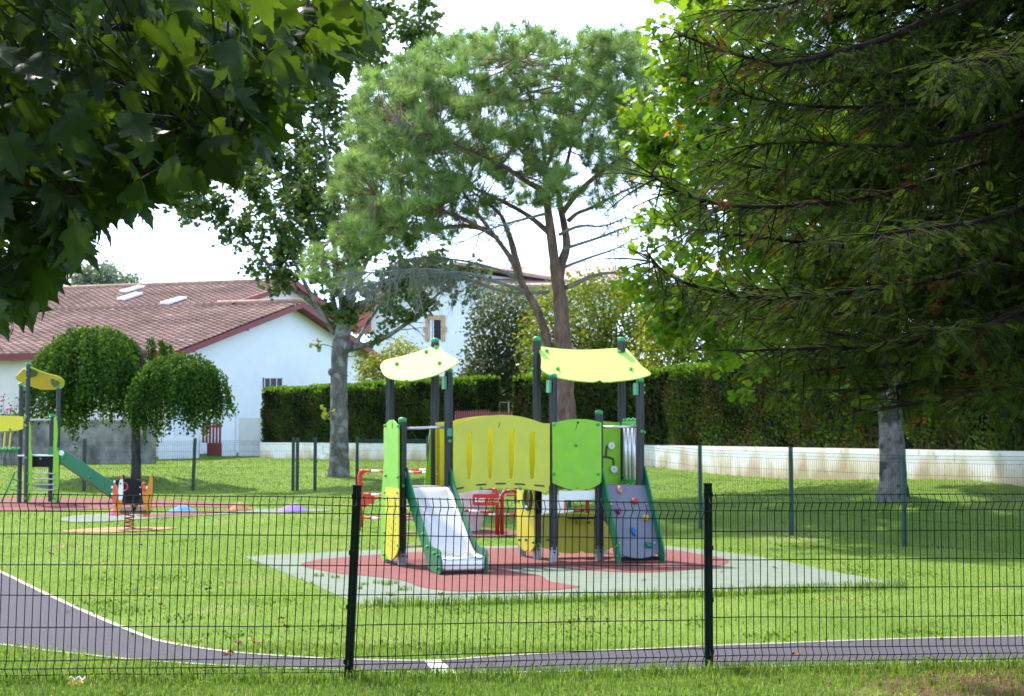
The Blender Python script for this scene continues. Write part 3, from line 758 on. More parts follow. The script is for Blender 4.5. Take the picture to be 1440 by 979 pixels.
# chime tubes
mb = MB(); mb.smooth = True
for t in (.06, .20, .34, .48): mb.tube([L(3.245, t + .03, 1.0), L(3.245, t + .03, 1.78)], .024, 10)
mb.smooth = False; mb.m = 1
mb.box(L(3.245, .29, 1.80), (.07, .50, .05), VV, UU); mb.box(L(3.245, .29, 1.03), (.07, .5, .04), VV, UU)
for t in (.06, .20, .34, .48): mb.ball(L(3.245, t + .03, 1.845), .032, 8)
for t in (.06, .20, .34, .48): mb.ball(L(3.2, t + .03, 1.00), .026, 8)
mb.build('chime_barrier', [M['tube'], M['bolt_green']], pt_root)

# lower playhouse panels
mb = MB()
ring = tr([(744.5 + 5.6 * math.cos(a), 701 + 17 * math.sin(a)) for a in np.linspace(0, 2 * np.pi, 20)[:-1]], L(1.985, 0, 0), VV)
lpx = [(728.5, 688), (752.5, 688), (752.5, 768), (750, 773), (747, 776), (743, 773), (740, 775), (735, 772), (730.5, 764), (728.5, 755)]
mb.plate(tr(lpx, L(1.955, 0, 0), VV), -VV, .019, [tr([(744.5 - 2 + 3.6 * math.cos(a), 701 + 12 * math.sin(a)) for a in np.linspace(0, 2 * np.pi, 16)[:-1]], L(1.955, 0, 0), VV)])
mb.m = 1
for x, y in [(731, 687), (729, 705), (730, 759), (739.5, 759), (750, 763)]: mb.ball(RP(x, y, L(1.925, 0, 0), VV), .022, 8)
mb.build('side_panel', [M['yellow'], M['bolt_green']], pt_root)
mb = MB(); mb.smooth = True
rp = tr([(742.5 + 4.6 * math.cos(a), 701 + 14.5 * math.sin(a)) for a in np.linspace(0, 2 * np.pi, 25)], L(1.925, 0, 0), VV); mb.tube(rp, .03, 8, False); mb.build('porthole_ring', M['slide_green'], pt_root)
mb = MB(); mb.plate(tr([(755, 724), (770, 723), (800, 722), (836, 722), (852, 735), (868, 766), (850, 776), (835, 778), (824, 778.5), (819, 775), (812, 778), (800, 778.5), (785, 777), (770, 772), (756, 769)], L(0, D0 + .09, 0), UU), UU, .019); mb.m = 1
for x, y in [(757, 725), (758, 758), (771, 759), (811, 735), (829, 735)]: mb.ball(RP(x, y, L(0, D0 + .06, 0), UU), .02, 8)
mb.build('back_panel', [M['olive'], M['bolt_green']], pt_root)
mb = MB(); c = RP(818, 728.5, L(0, D0 - .03, 0), UU); mb.box(c, (.35, .16, .022), VV, UU); mb.build('counter', M['dark'], pt_root)
mb = MB(); mb.box(RP(757, 706, L(0, D0 - .06, 0), UU), (.09, .03, .30), VV, UU); mb.build('side_panel', M['dark'], pt_root)

# roofs
def roof(outline, P0, n, sag, bolts, name='roof_panel'):
    n = n / np.linalg.norm(n); q = catmull([RP(x, y, P0, n) for x, y in outline], 4)
    c = np.mean(q, 0); bm = bmesh.new(); a = np.cross([0, 0, 1.], n); a /= np.linalg.norm(a); b = np.cross(n, a)
    ext = max(abs(np.dot(p - c, a)) for p in q)
    vs = [bm.verts.new(p) for p in q]; f = bm.faces.new(vs); bmesh.ops.triangulate(bm, faces=[f])
    for _ in range(4):
        e = [x for x in bm.edges if x.calc_length() > .12]
        if not e: break
        bmesh.ops.subdivide_edges(bm, edges=e, cuts=1); bmesh.ops.triangulate(bm, faces=bm.faces[:])
    def curve(p):
        k = np.dot(np.asarray(p) - c, a) / ext
        return np.asarray(p) - n * sag * (1 - min(1, k * k))
    bmesh.ops.recalc_face_normals(bm, faces=bm.faces[:])
    if sum(Vector(n).dot(f.normal) for f in bm.faces) < 0: bmesh.ops.reverse_faces(bm, faces=bm.faces[:])
    for v in bm.verts: v.co = curve(v.co)
    r = bmesh.ops.solidify(bm, geom=bm.faces[:], thickness=.016)
    for f in bm.faces: f.smooth = False
    me = bpy.data.meshes.new(name); bm.to_mesh(me); bm.free()
    o = link_mesh(name, me, M['roof_lime'], pt_root)
    for x, y in bolts:
        mb = MB(); mb.ball(curve(RP(x, y, P0, n)) + n * .012, .028, 10); mb.build('bolt_cap', M['bolt_green'], o)
    return o
e1 = L(2.02, -.12, 2.38); e2 = L(2.02, D0 + .05, 2.86)
rn = np.cross(VV, e2 - e1)
roof([(757, 486.5), (775, 487.3), (800, 488.8), (830, 489), (860, 488), (878, 488.5), (884, 492), (892, 501), (902, 513), (912, 521), (915, 525.5), (908, 528), (895, 530.5), (870, 533), (852, 534), (847, 533.2), (844, 531.2), (840, 533), (830, 534), (800, 532), (780, 528.5), (766, 523), (761, 517), (761.5, 505), (760, 496)], L(2.02, D0 / 2, 2.62), rn, .03, [(769, 493.3), (871, 494), (784.5, 518.5), (887.5, 518.5)])
A1 = RP(535, 515, L(-.1, D0, 2.5), UU); tl = P(535, 514.5, 20.9); tr_ = P(644, 504, 20.35); tp = P(612, 484, 20.95); bt = P(590, 533, 20.15)
rn2 = np.cross(tr_ - tl, tp - bt); rn2 = rn2 if rn2[2] > 0 else -rn2
roof([(534.7, 516), (536.7, 510.5), (543, 505.8), (561, 500.9), (581, 494.7), (598, 489), (609, 485), (617, 485.5), (624.5, 493.5), (634.5, 500), (645, 507.5), (641, 512), (630, 518), (614, 525.5), (596, 530), (580, 533), (572, 532.3), (570.5, 531), (568.5, 533), (559, 532.3), (547, 530), (538.8, 525)], (tl + tr_) / 2, rn2, .02, [(599, 494), (558, 511.5), (618, 510.5), (613, 488)])
mb = MB()
for s, t, z in [(.605, 0, 2.30), (2.02, 0, 2.27), (3.245, 0, 2.25)]:
    mb.box(L(s - .06, t, z), (.03, .11, .16), VV, UU)
mb.build('roof_bracket', M['cap_green'], pt_root)

# steel slide
mb = MB(); mb.smooth = True
prof = []
for k in np.linspace(0, 1, 26):
    t = .02 - 1.47 * k
    z = .985 + (.20 - .985) * (1 / (1 + math.exp(-(k - .42) * 7)) - 1 / (1 + math.exp(.42 * 7))) / (1 / (1 + math.exp(-.58 * 7)) - 1 / (1 + math.exp(.42 * 7)))
    z = .985 - .80 * min(1, max(0, (k - .06) / .78)) ** 1.0 if True else z
    prof.append((t, z))
prof = [(.03, .975), (-.04, .972), (-.10, .945), (-.2, .87), (-.4, .715), (-.6, .56), (-.8, .41), (-.95, .30), (-1.06, .235), (-1.16, .198), (-1.3, .182), (-1.42, .178), (-1.475, .170), (-1.49, .145), (-1.492, .05)]
pf = catmull([np.array([a, b, 0]) for a, b in prof], 4, False); pf = [(p[0], p[1]) for p in pf]
s0, s1 = .075, .605
cs = [(0, .035), (.02, .008), (.06, 0), (.47, 0), (.51, .008), (.53, .035)]
vs = [L(s0 + a, t, z + b) for t, z in pf for a, b in cs]; n = len(cs)
mb.add(vs, [(i * n + k, i * n + k + 1, (i + 1) * n + k + 1, (i + 1) * n + k) for i in range(len(pf) - 1) for k in range(n - 1)])
sl = mb.build('slide', M['steel'], pt_root, smooth=True)
md = sl.modifiers.new('thick', 'SOLIDIFY'); md.thickness = .006; md.offset = -1
bar = MB(); bar.smooth = True; bar.tube([L(s0 + .005, -1.46, .168), L(s1 + .01, -1.46, .168)], .028, 12); bar.build('slide_lip', M['tube'], sl)
up = [(.03, 1.22), (-.02, 1.235), (-.07, 1.19), (-.2, 1.04), (-.4, .86), (-.6, .69), (-.8, .535), (-.95, .42), (-1.08, .345), (-1.2, .31), (-1.4, .30), (-1.48, .285), (-1.52, .24)]
dn = [(-1.525, .03), (-1.38, .012), (-1.12, .03), (-1.02, .07), (-.9, .16), (-.6, .41), (-.4, .57), (-.2, .73), (.0, .88), (.03, .9)]
def cheek(s):
    q = [np.array([a, b, 0]) for a, b in up + dn]; q = catmull(q, 3); return [L(s, p[0], p[1]) for p in q]
for s, sg, lab in ((s0 - .028, 1, 0), (s1 + .008, 1, 1)):
    mb = MB(); mb.plate(cheek(s), VV, .019); mb.m = 1; so = s - .01 if lab == 0 else s + .03
    for t, z in [(-1.46, .22), (-1.46, .08), (-1.30, .24), (-1.0, .30), (-.82, .44), (-.5, .66), (.0, 1.0)]: mb.ball(L(so, t, z), .022, 8)
    if lab == 0:
        mb.m = 2; q = L(so + .004, -.02, 1.14); mb.ball(q, .035, 10, (.15, 1, 1.5))
    mb.build('slide_side', [M['slide_green'], M['bolt_green'], M['white']], sl)

# climbing ramp
r0, r1 = 2.70, 3.29
tp_, bt_ = np.array([-.03, .975]), np.array([-.545, .06])
dn_ = (bt_ - tp_); ln = np.linalg.norm(dn_); dv = UU * dn_[0] / ln + ZZ * dn_[1] / ln; nv = np.cross(VV, dv); nv = nv if np.dot(nv, -UU) > 0 else -nv
def R(s, k, o=0): return L(s, tp_[0], tp_[1]) + dv * (ln * k) + nv * o
mb = MB(); ol = [R(r0, 0), R(r1, 0), R(r1, .93)] + [R(r1 - (r1 - r0) * k, .93 + .07 * math.sin(math.pi * k)) for k in np.linspace(.1, .9, 9)] + [R(r0, .93)]
mb.plate(ol, nv, .02); mb.m = 1; mb.box(R((r0 + r1) / 2, .97, -.06), (.55, .08, .05), VV, UU)
for k, s in [(.26, .05), (.26, .54), (.80, .54), (.79, .05)]: mb.m = 2; mb.ball(R(r0 + s, k, .02), .011, 6)
ra = mb.build('climbing_ramp', [M['ramp_grey'], M['dark'], M['white']], pt_root)
HC = [('tan', (.50, .24, .16)), ('red', (.40, .03, .05)), ('violet', (.20, .02, .16)), ('yellow', (.45, .34, .05)), ('blue', (.02, .13, .34)), ('green', (.01, .16, .09))]
for (nm, c), (x, y, sx, sy) in zip(HC, [(871, 690, .6, 1.2), (892, 706, 1, .9), (869, 719, .8, 1.0), (907, 729, 1, .9), (891, 749, .7, 1.35), (912, 767, 1.0, 1.0)]):
    mt = mat_plain('hold_' + nm, c, .55, var=.15, scale=25)
    ce = RP(x, y, R(r0, 0, .02), nv); mb = MB(); mb.smooth = True
    vs = []; fs = []; N = 14
    rg = rng.uniform(.85, 1.15, N)
    for i, (rad, h) in enumerate([(1, 0), (1, .5), (.8, .95), (.45, 1.0), (.22, .75), (.0, .7)]):
        for k in range(N):
            a = 2 * math.pi * k / N
            vs.append(ce + VV * (.046 * sx * rad * rg[k] * math.cos(a)) - dv * (.046 * sy * rad * rg[k] * math.sin(a)) + nv * (.05 * h))
    for i in range(5):
        for k in range(N): fs.append((i * N + k, i * N + (k + 1) % N, (i + 1) * N + (k + 1) % N, (i + 1) * N + k))
    mb.add(vs, fs); mb.build('climbing_hold', mt, ra, smooth=True)
for s in (r0 - .02, r1 + .002):
    upq = [(.05, 1.05), (.02, 1.22), (-.02, 1.23), (-.12, 1.06), (-.3, .74), (-.5, .40), (-.60, .23), (-.63, .14), (-.63, .02)]; dnq = [(-.62, .008), (-.50, .008), (-.46, .05), (-.40, .20), (-.2, .58), (.0, .90)]
    q = [L(s, a, b) for a, b in upq + dnq]
    mb = MB(); mb.plate(q, VV, .019); mb.m = 1
    for t, z in [(.0, 1.06), (-.03, .80), (-.55, .22), (-.58, .10)]: mb.ball(L(s - .008 if s < 3 else s + .028, t, z), .022, 8)
    mb.build('ramp_side', [M['slide_green'], M['bolt_green']], ra)

# ================================================================== SPINNER UNDER PLASTIC, BARRIERS ROUND IT
M['wrap'] = mat_plain('plastic_wrap', (.68, .56, .57), .3, var=.14, scale=5, bump=.8, bscale=9)
M['bar_white'] = mat_plain('barrier_white', (.75, .73, .72), .45); M['bar_red'] = mat_plain('barrier_red', (.62, .05, .02), .42, var=.08)
M['bar_crimson'] = mat_plain('barrier_crimson', (.42, .008, .012), .42, var=.08)
M['sign_red'] = mat_plain('sign_red', (.50, .012, .018), .4); M['sign_white'] = mat_plain('sign_white', (.8, .8, .8), .5); M['sign_gold'] = mat_plain('sign_gold', (.55, .40, .12), .5)
g = G(656, 746.5)
mb = MB(); mb.smooth = True; N = 26; vs = []; fs = []
for i, (z, r) in enumerate([(0, .23), (.1, .24), (.25, .30), (.45, .36), (.6, .40), (.72, .42), (.76, .36), (.775, .15), (.775, 0.001)]):
    for k in range(N):
        a = 2 * math.pi * k / N; w = 1 + .06 * math.sin(5 * a + 3 * z) + .04 * math.sin(11 * a - 9 * z)
        vs.append(g + np.array([r * w * math.cos(a), r * w * math.sin(a), z]))
for i in range(8):
    for k in range(N): fs.append((i * N + k, i * N + (k + 1) % N, (i + 1) * N + (k + 1) % N, (i + 1) * N + k))
mb.add(vs, fs)
tag(mb.build('spinner', M['wrap'], smooth=True), 'play spinner wrapped in pale pink plastic sheet behind the steel slide', 'play equipment')

def striped(mb, a, b, r, n, ms=(0, 1)):
    a = np.asarray(a); b = np.asarray(b); mb.smooth = True
    for i in range(n):
        mb.m = ms[i % 2]; mb.tube([a + (b - a) * i / n, a + (b - a) * (i + 1) / n], r, 8)
def barrier(A, B, label, red='bar_red', h=(1.02, .62, .22), stripes=7, block=True):
    A = np.asarray(A); B = np.asarray(B)
    root = thing('barrier', tuple(A), label, 'barrier', 'striped barriers round the spinner')
    for q, s in ((A, 1), (B, -1)):
        mb = MB(); mb.smooth = True; d = (B - A) / np.linalg.norm(B - A) * s
        mb.tube([q, q + ZZ * (h[0] - .08), q + ZZ * (h[0] - .02) + d * .03, q + ZZ * h[0] + d * .09], .032, 8); mb.build('upright', M[red], root)
    for z in h:
        mb = MB(); k = .09 / np.linalg.norm(B - A)
        striped(mb, A + (B - A) * k + ZZ * z, B + (A - B) * k + ZZ * z, .020, stripes)
        mb.build('rail', [M[red], M['bar_white']], root)
    if block:
        mb = MB(); mb.box(A + (B - A) * .06 + ZZ * .5, (.12, .04, .2)); mb.build('hook_plate', M[red], root)
    return root
b1 = G(505, 746); b2 = G(699, 753); b3 = G(640, 736); b4 = G(830, 742)
b1b = G(612, 752.5)
barrier(b1, b1b + np.array([0, .1, 0]), 'red and white striped barrier standing beyond the small tower with the steel slide', stripes=8)
sb = barrier(b2, G(606, 748.5), 'crimson and white barrier with a red name board, beyond the bridge', 'bar_crimson', h=(.76, .38), stripes=5, block=False)
barrier(b2 + np.array([.08, .05, 0]), G(826, 744), 'crimson and white barrier running on behind the yellow playhouse wall', 'bar_crimson', h=(.72, .32), stripes=7, block=False)
barrier(G(507, 741), G(742, 735), 'faded orange and white barrier at the back of the spinner enclosure', 'bar_red', h=(.98, .5, .16), stripes=9)
# name board: rounded red plate with white letters
c = P(683, 703, b2[1] - .07)
w_, h_ = .43, .19
mb = MB(); rc = .04; ol = []
for (sx, sz, a0) in [(1, 1, 0), (-1, 1, 90), (-1, -1, 180), (1, -1, 270)]:
    for a in np.linspace(a0, a0 + 90, 5): ol.append(c + np.array([sx * (w_ / 2 - rc) + rc * math.cos(math.radians(a)), 0, sz * (h_ / 2 - rc) + rc * math.sin(math.radians(a))]))
mb.plate(ol, (0, -1, 0), .02); sg = mb.build('name_board', M['sign_red'], sb)
def letters(txt, pos, size, mat, parent, name='lettering', rz=0, bold=.0):
    cu = bpy.data.curves.new('t', 'FONT'); cu.body = txt; cu.size = size; cu.extrude = .002; cu.align_x = 'LEFT'; cu.offset = bold
    to = bpy.data.objects.new('t', cu); COL.objects.link(to)
    bpy.context.view_layer.update()
    me = bpy.data.meshes.new_from_object(to.evaluated_get(bpy.context.evaluated_depsgraph_get()))
    bpy.data.objects.remove(to)
    me.transform(Matrix.Translation(Vector(pos)) @ Matrix.Rotation(rz, 4, 'Z') @ Matrix.Rotation(math.pi / 2, 4, 'X'))
    return link_mesh(name, me, mat, parent)
letters('EIF', c + [-.105, -.024, -.035], .088, M['sign_white'], sg, bold=.002)
letters('FAGE', c + [.035, -.024, -.035], .088, M['sign_gold'], sg, bold=.002)
mb = MB()
for k in range(3): mb.tube([c + np.array([-.165 + .025 * k, -.024, -.03]), c + np.array([-.165 + .025 * k, -.024, .035 - .01 * k])], .010, 6)
mb.tube([c + np.array([-.175, -.025, -.03]), c + np.array([-.11, -.025, -.03])], .008, 6)
mb.build('emblem', M['sign_white'], sg)
# white notice sheet hung on the rear barrier
ns = P(778, 709, 24.6); mb = MB(); mb.box(ns, (.34, .012, .27)); mb.m = 1; mb.box(ns + np.array([.178, -.002, 0]), (.018, .03, .30)); mb.box(ns + np.array([-.04, -.007, .06]), (.03, .006, .05))
mb.m = 2; mb.tube([[ns[0], ns[1] + .03, tz(ns[0], ns[1])], [ns[0], ns[1] + .03, ns[2]]], .02, 6)
tag(mb.build('notice_board', [M['white'], M['bar_crimson'], M['tube']]), 'white notice board with red edge seen under the green front panel', 'notice board')

# ================================================================== SPRING ROCKER
bs = G(182, 744.5); S = bs[1] / F
def Q(px, py, dy=0): return P(px, py, bs[1] + dy)
rk = thing('spring_rocker', tuple(bs), 'two-seat spring rocker with orange animal sides and black seats on a red coil', 'spring rocker')
mb = MB(); mb.smooth = True
zc = Q(182, 721)[2]; pts = []
for i in range(97):
    a = i / 24 * 2 * math.pi; k = i / 96; pts.append(bs + np.array([.085 * math.cos(a), .085 * math.sin(a), .02 + (zc - bs[2] - .02) * k]))
mb.tube(pts, .011, 8); mb.build('spring', mat_plain('spring_red', (.40, .02, .02), .35), rk, smooth=True)
def side_panel(pxs, dy0, mat, name, extra=None):
    mb = MB(); mb.plate(catmull([Q(x, y, dy0) for x, y in pxs], 3), (0, -1, 0), .022)
    return mb
# two seat boards tipped towards the viewer, a tall back, traced side boards
TX = np.array([1., 0, 0]); TY = np.array([0, .976, .218]); TZ = np.array([0, -.218, .976])
mb = MB(); mb.box(Q(188, 717, 0), (.47, .24, .03), TX, TY, TZ); mb.m = 1; mb.box(Q(188.5, 721.8, -.13), (.46, .03, .03)); mb.build('seat', [M['dark'], M['wood']], rk)
mb = MB(); mb.box(Q(188, 704.5, .32), (.44, .22, .03), TX, TY, TZ); mb.m = 1; mb.box(Q(188.5, 709, .2), (.43, .03, .03)); mb.box(Q(189, 711, .1), (.06, .3, .05)); mb.build('seat', [M['dark'], M['wood']], rk)
mb = MB(); mb.plate(catmull([Q(x, y, .42) for x, y in [(163, 679), (170, 674.5), (182, 672.5), (194, 675), (200, 680), (200.5, 702), (171, 702)]], 3), (0, -1, 0), .02); mb.m = 1
for x, y in [(197, 685.5), (197, 695)]: mb.ball(Q(x, y, .39), .014)
mb.build('backrest', [M['dark'], M['white']], rk)
M['rk_orange'] = mat_plain('rocker_orange', (.62, .22, .015), .4, var=.08); M['rk_coral'] = mat_plain('rocker_coral', (.60, .10, .04), .4, var=.08)
mb = MB(); mb.plate(catmull([Q(x, y, -.05) for x, y in [(203.5, 691), (207, 684), (210, 677), (211.2, 670.5), (213, 668.5), (215, 670.5), (215, 690), (213, 706), (211, 720), (208, 727), (203.5, 727), (201, 721), (203.5, 713), (201.5, 703), (200.5, 692), (199.5, 681), (202, 677), (203, 684)]], 3), (0, -1, 0), .03); mb.m = 1
mb.plate(catmull([Q(x, y, -.03) for x, y in [(213.6, 668.3), (216, 670), (216, 690), (213.8, 706), (211.6, 722), (210.6, 722), (212.6, 706), (213.8, 690)]], 2), (0, -1, 0), .02); mb.m = 2; mb.ball(Q(206, 686, -.1), .022)
mb.build('side_board', [M['rk_orange'], M['slot'], M['white']], rk)
mb = MB(); mb.plate(catmull([Q(x, y, -.10) for x, y in [(167, 700), (171.5, 700), (172, 710), (169, 720), (165, 727), (162.5, 722), (160, 712), (163, 708)]], 3), (0, -1, 0), .03)
mb.build('side_board', M['rk_orange'], rk)
mb = MB(); mb.plate(catmull([Q(x, y, -.16) for x, y in [(167.5, 684), (168.5, 677), (171, 673.5), (173.5, 675), (173.5, 690), (172, 702), (167.5, 703), (166.8, 694)]], 3), (0, -1, 0), .03); mb.m = 1; mb.ball(Q(169.3, 680, -.2), .016)
mb.m = 2; mb.plate([Q(x, y, -.155) for x, y in [(173, 667.5), (175.3, 668.5), (175, 684), (173, 684)]], (0, -1, 0), .03); mb.m = 3; mb.plate(catmull([Q(x, y, -.17) for x, y in [(170.5, 670), (172.5, 667.5), (173.5, 672), (171.5, 674)]], 2), (0, -1, 0), .03)
mb.build('side_board', [M['white'], M['slot'], M['dark'], M['rk_coral']], rk)
mb = MB(); mb.plate(catmull([Q(x, y, -.12) for x, y in [(158.5, 690), (160, 683), (161, 677), (162.5, 681), (166, 686), (166.8, 694), (166.5, 706), (163, 712), (158.5, 707)]], 3), (0, -1, 0), .03); mb.m = 1
for x, y in [(157.7, 685.5), (157.7, 695), (160, 709.5), (161, 677.5)]: mb.ball(Q(x, y, -.15), .02)
mb.build('side_board', [M['rk_coral'], M['white']], rk)
for x0, sgn in ((174, 1), (207, -1)):
    mb = MB(); mb.smooth = True
    mb.tube([Q(x0 + sgn * 5.5 * math.sin(a) - (2 if sgn < 0 else 0), 685 - 5.5 * math.cos(a), -.15) for a in np.linspace(0, math.pi, 12)], .014, 8); mb.build('handle', M['red_p'], rk)

# ================================================================== TODDLER TOWER (far left)
Dt = 36.0
def T_(px, py, dy=0): return P(px, py, Dt + dy)
gz = tz(T_(40, 708)[0], Dt)
tt = thing('toddler_tower', (T_(50, 708)[0], Dt, gz), 'small lime play tower with curved olive roof and green slide, by the weeping tree', 'play structure')
def tpost(px, ytop, dy, bolts=()):
    b = T_(px, 700, dy); b[2] = tz(b[0], b[1]); top = T_(px, ytop, dy)[2]
    mb = MB(); mb.tube([b, [b[0], b[1], top]], .052, 8); mb.m = 1
    for y in bolts: mb.ball(T_(px, y, dy - .06), .03, 6)
    o = mb.build('post', [M['post_grey'], M['bolt_green']], tt)
    c = MB(); c.tube([[b[0], b[1], top - .03], [b[0], b[1], top + .03]], [.062, .05], 8); c.build('post_cap', M['cap_green'], o)
tpost(36.5, 511, -.2, (521, 532, 586, 599, 644, 701)); tpost(27, 541, .55, (541, 630)); tpost(80, 545, .2, (545, 587)); tpost(70.5, 584, .75, (587,))
# roof seen from beneath
n_ = np.array([.12, .50, .86]); n_ /= np.linalg.norm(n_); rp0 = T_(56, 533, .15)
bm = bmesh.new(); q = catmull([RP(x, y, rp0, n_) for x, y in [(22, 531), (28, 524), (34, 518.5), (44, 517.5), (54, 521.5), (68, 526.5), (82, 530), (89, 535), (90.5, 540), (88, 545.5), (80, 547.5), (68, 548.3), (55, 547.5), (42, 543), (33, 538), (26, 536)]], 3)
mb = MB(); mb.plate(q, n_, .025); mb.m = 1
for xs in ([(41, 519), (47, 520), (53, 523), (52, 527.5), (47, 529.5), (42, 530)], [(72, 533), (78, 535), (83, 538), (82, 543), (76, 543.5), (72, 538)]):
    mb.plate(catmull([RP(x, y, rp0 - n_ * .004, n_) for x, y in xs], 3), -n_, .015)
mb.build('roof_panel', [M['olive'], M['slide_green']], tt)
def tplate(pxs, dy, mats, name, n=(0, -1, 0), sm=0, bolts=(), th=.02):
    mb = MB(); q = [T_(x, y, dy) for x, y in pxs]; mb.plate(catmull(q, sm) if sm else q, n, th); mb.m = 1
    for x, y in bolts: mb.ball(T_(x, y, dy - .03), .03, 6)
    return mb.build(name, mats, tt)
tplate([(-30, 586), (0, 585), (20, 585), (33, 586), (33, 603), (25, 605.5), (0, 607), (-30, 607)], -.25, [M['yellow'], M['bolt_green']], 'bridge_panel', bolts=[(14, 604)])
tplate([(39, 597), (41, 592), (44, 600), (43.5, 628), (45.5, 640), (45, 680), (43, 706), (38.5, 706), (38.5, 660), (39, 630)], -.2, [M['lime'], M['bolt_green']], 'side_panel', bolts=[(39, 666), (39, 681)])
tplate([(76, 590), (78, 586), (80.5, 592), (81.5, 610), (80, 628), (83, 640), (83, 680), (80, 706), (75, 707), (74.5, 690), (75, 650), (75.5, 620)], -.1, [M['lime'], M['bolt_green']], 'side_panel', bolts=[(76, 701)])
tplate([(45, 641), (76, 642), (76, 657), (45, 657)], -.05, [M['dark'], M['bolt_green']], 'deck', bolts=[(57, 645)])
mb = MB(); mb.box(T_(57, 640.5, .3), (.8, .8, .03)); mb.build('deck', M['tube'], tt)
for y in (666, 674, 681.5, 689):
    mb = MB(); mb.tube([T_(45, y, -.15), T_(77, y, -.15)], .018, 6); mb.build('rung', M['tube'], tt)
mb = MB(); mb.tube([T_(41, 590.5, -.2), T_(71, 590.5, .7)], .02, 6); mb.build('handrail', M['tube'], tt)
# slide to the right
for dy in (-.05, .52):
    tplate([(68, 630), (72, 628), (80, 628.5), (86, 630), (100, 639), (122, 653.5), (140, 666), (160, 679), (170, 690), (170, 701), (160, 700), (150, 694), (130, 680), (110, 667), (84, 649), (76, 645), (68, 643)], dy, [M['slide_green'], M['bolt_green']], 'slide_side', bolts=[(82, 634), (88, 644), (125, 671), (145, 682), (79, 645)])
mb = MB(); q = [(75, 640), (85, 643), (110, 660), (130, 673), (150, 687), (165, 695)]
mb.add([T_(x, y, d) for x, y in q for d in (-.04, .52)], [(2 * i, 2 * i + 1, 2 * i + 3, 2 * i + 2) for i in range(len(q) - 1)])
mb.m = 1; mb.tube([T_(84, 650, -.06), T_(130, 682, -.06), T_(160, 702, -.06)], .025, 5); mb.build('slide', [M['steel'], M['wood']], tt)
mb = MB(); c = T_(86.5, 637, -.075); mb.tube([c, c + [0, -.012, 0]], .062, 16); mb.build('round_badge', M['white'], tt)
# rope bridge off the left edge
mb = MB(); mb.smooth = True
mb.tube([T_(x, 632 + 2.2 * math.sin(x * .9), -.1) for x in range(-30, 27, 3)], .045, 6); mb.tube([T_(x, 634 + 1.6 * math.cos(x * .8), .35) for x in range(-30, 27, 3)], .035, 6); mb.build('rope_bridge', M['rope'], tt)
for x0 in (6, 14):
    mb = MB(); mb.tube([T_(x0 + 1, 608, -.2), T_(x0, 620, -.2), T_(x0 - 1.5, 632, -.2)], .016, 6); mb.build('hanger_rope', M['yellow'], tt)
mb = MB(); mb.tube([T_(2, 706, .2), T_(12, 685, .25), T_(21, 664, .3)], .02, 6); mb.tube([T_(14, 688, .2), T_(27, 690, .4)], .014, 5); mb.tube([T_(17, 674, .2), T_(28, 676, .4)], .014, 5); mb.build('climbing_net', M['rope'], tt)
# ================================================================== GARDEN WALL AND HEDGES
HLINE = [np.array([-10.1, 64.5]), np.array([4.04, 45.6]), np.array([8.92, 28.0]), np.array([11.2, 20.0])]
def hpos(px):
    r = (px - PCX) / F
    for a, b in zip(HLINE[:-1], HLINE[1:]):
        den = (b[0] - a[0]) - r * (b[1] - a[1]); k = (r * a[1] - a[0]) / den
        if -.02 <= k <= 1.001: return a + (b - a) * k
    return HLINE[-1]
def hnrm(p):
    i = 0 if p[1] > 45.6 else 1
    d = HLINE[i + 1] - HLINE[i]; d /= np.linalg.norm(d); n = np.array([-d[1], d[0]])
    return n if n[1] > 0 else -n

def wall_mat():
    m, nt = _mat('rendered_wall')
    out = _n_(nt, 'ShaderNodeOutputMaterial'); b = _n_(nt, 'ShaderNodeBsdfPrincipled'); b.inputs['Roughness'].default_value = .9
    nt.links.new(b.outputs[0], out.inputs[0]); tc = _n_(nt, 'ShaderNodeTexCoord')
    n1 = _n_(nt, 'ShaderNodeTexNoise'); n1.inputs['Scale'].default_value = 1.2; n1.inputs['Detail'].default_value = 8
    mp = _n_(nt, 'ShaderNodeMapping'); mp.inputs['Scale'].default_value = (1, 1, .5); nt.links.new(tc.outputs['Object'], mp.inputs[0]); nt.links.new(mp.outputs[0], n1.inputs['Vector'])
    sz_ = _n_(nt, 'ShaderNodeSeparateXYZ'); nt.links.new(tc.outputs['Object'], sz_.inputs[0])
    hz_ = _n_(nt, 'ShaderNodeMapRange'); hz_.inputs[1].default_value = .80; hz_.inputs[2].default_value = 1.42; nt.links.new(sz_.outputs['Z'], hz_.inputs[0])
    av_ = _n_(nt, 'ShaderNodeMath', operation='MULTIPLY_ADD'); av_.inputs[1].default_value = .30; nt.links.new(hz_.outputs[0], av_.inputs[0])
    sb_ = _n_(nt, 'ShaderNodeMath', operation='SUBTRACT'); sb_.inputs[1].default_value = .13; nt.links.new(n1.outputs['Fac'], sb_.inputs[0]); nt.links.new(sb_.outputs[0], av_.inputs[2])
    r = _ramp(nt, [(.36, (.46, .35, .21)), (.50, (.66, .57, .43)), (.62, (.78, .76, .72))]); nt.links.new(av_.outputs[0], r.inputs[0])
    n2 = _n_(nt, 'ShaderNodeTexNoise'); n2.inputs['Scale'].default_value = 5; n2.inputs['Detail'].default_value = 9; nt.links.new(tc.outputs['Object'], n2.inputs['Vector'])
    mr = _n_(nt, 'ShaderNodeMapRange'); mr.inputs[1].default_value = .62; mr.inputs[2].default_value = .72; mr.inputs[4].default_value = .6; nt.links.new(n2.outputs['Fac'], mr.inputs[0])
    mx = _n_(nt, 'ShaderNodeMix', data_type='RGBA'); mx.inputs[7].default_value = (.30, .27, .24, 1); nt.links.new(mr.outputs[0], mx.inputs[0]); nt.links.new(r.outputs[0], mx.inputs[6])
    nt.links.new(mx.outputs[2], b.inputs['Base Color']); return m
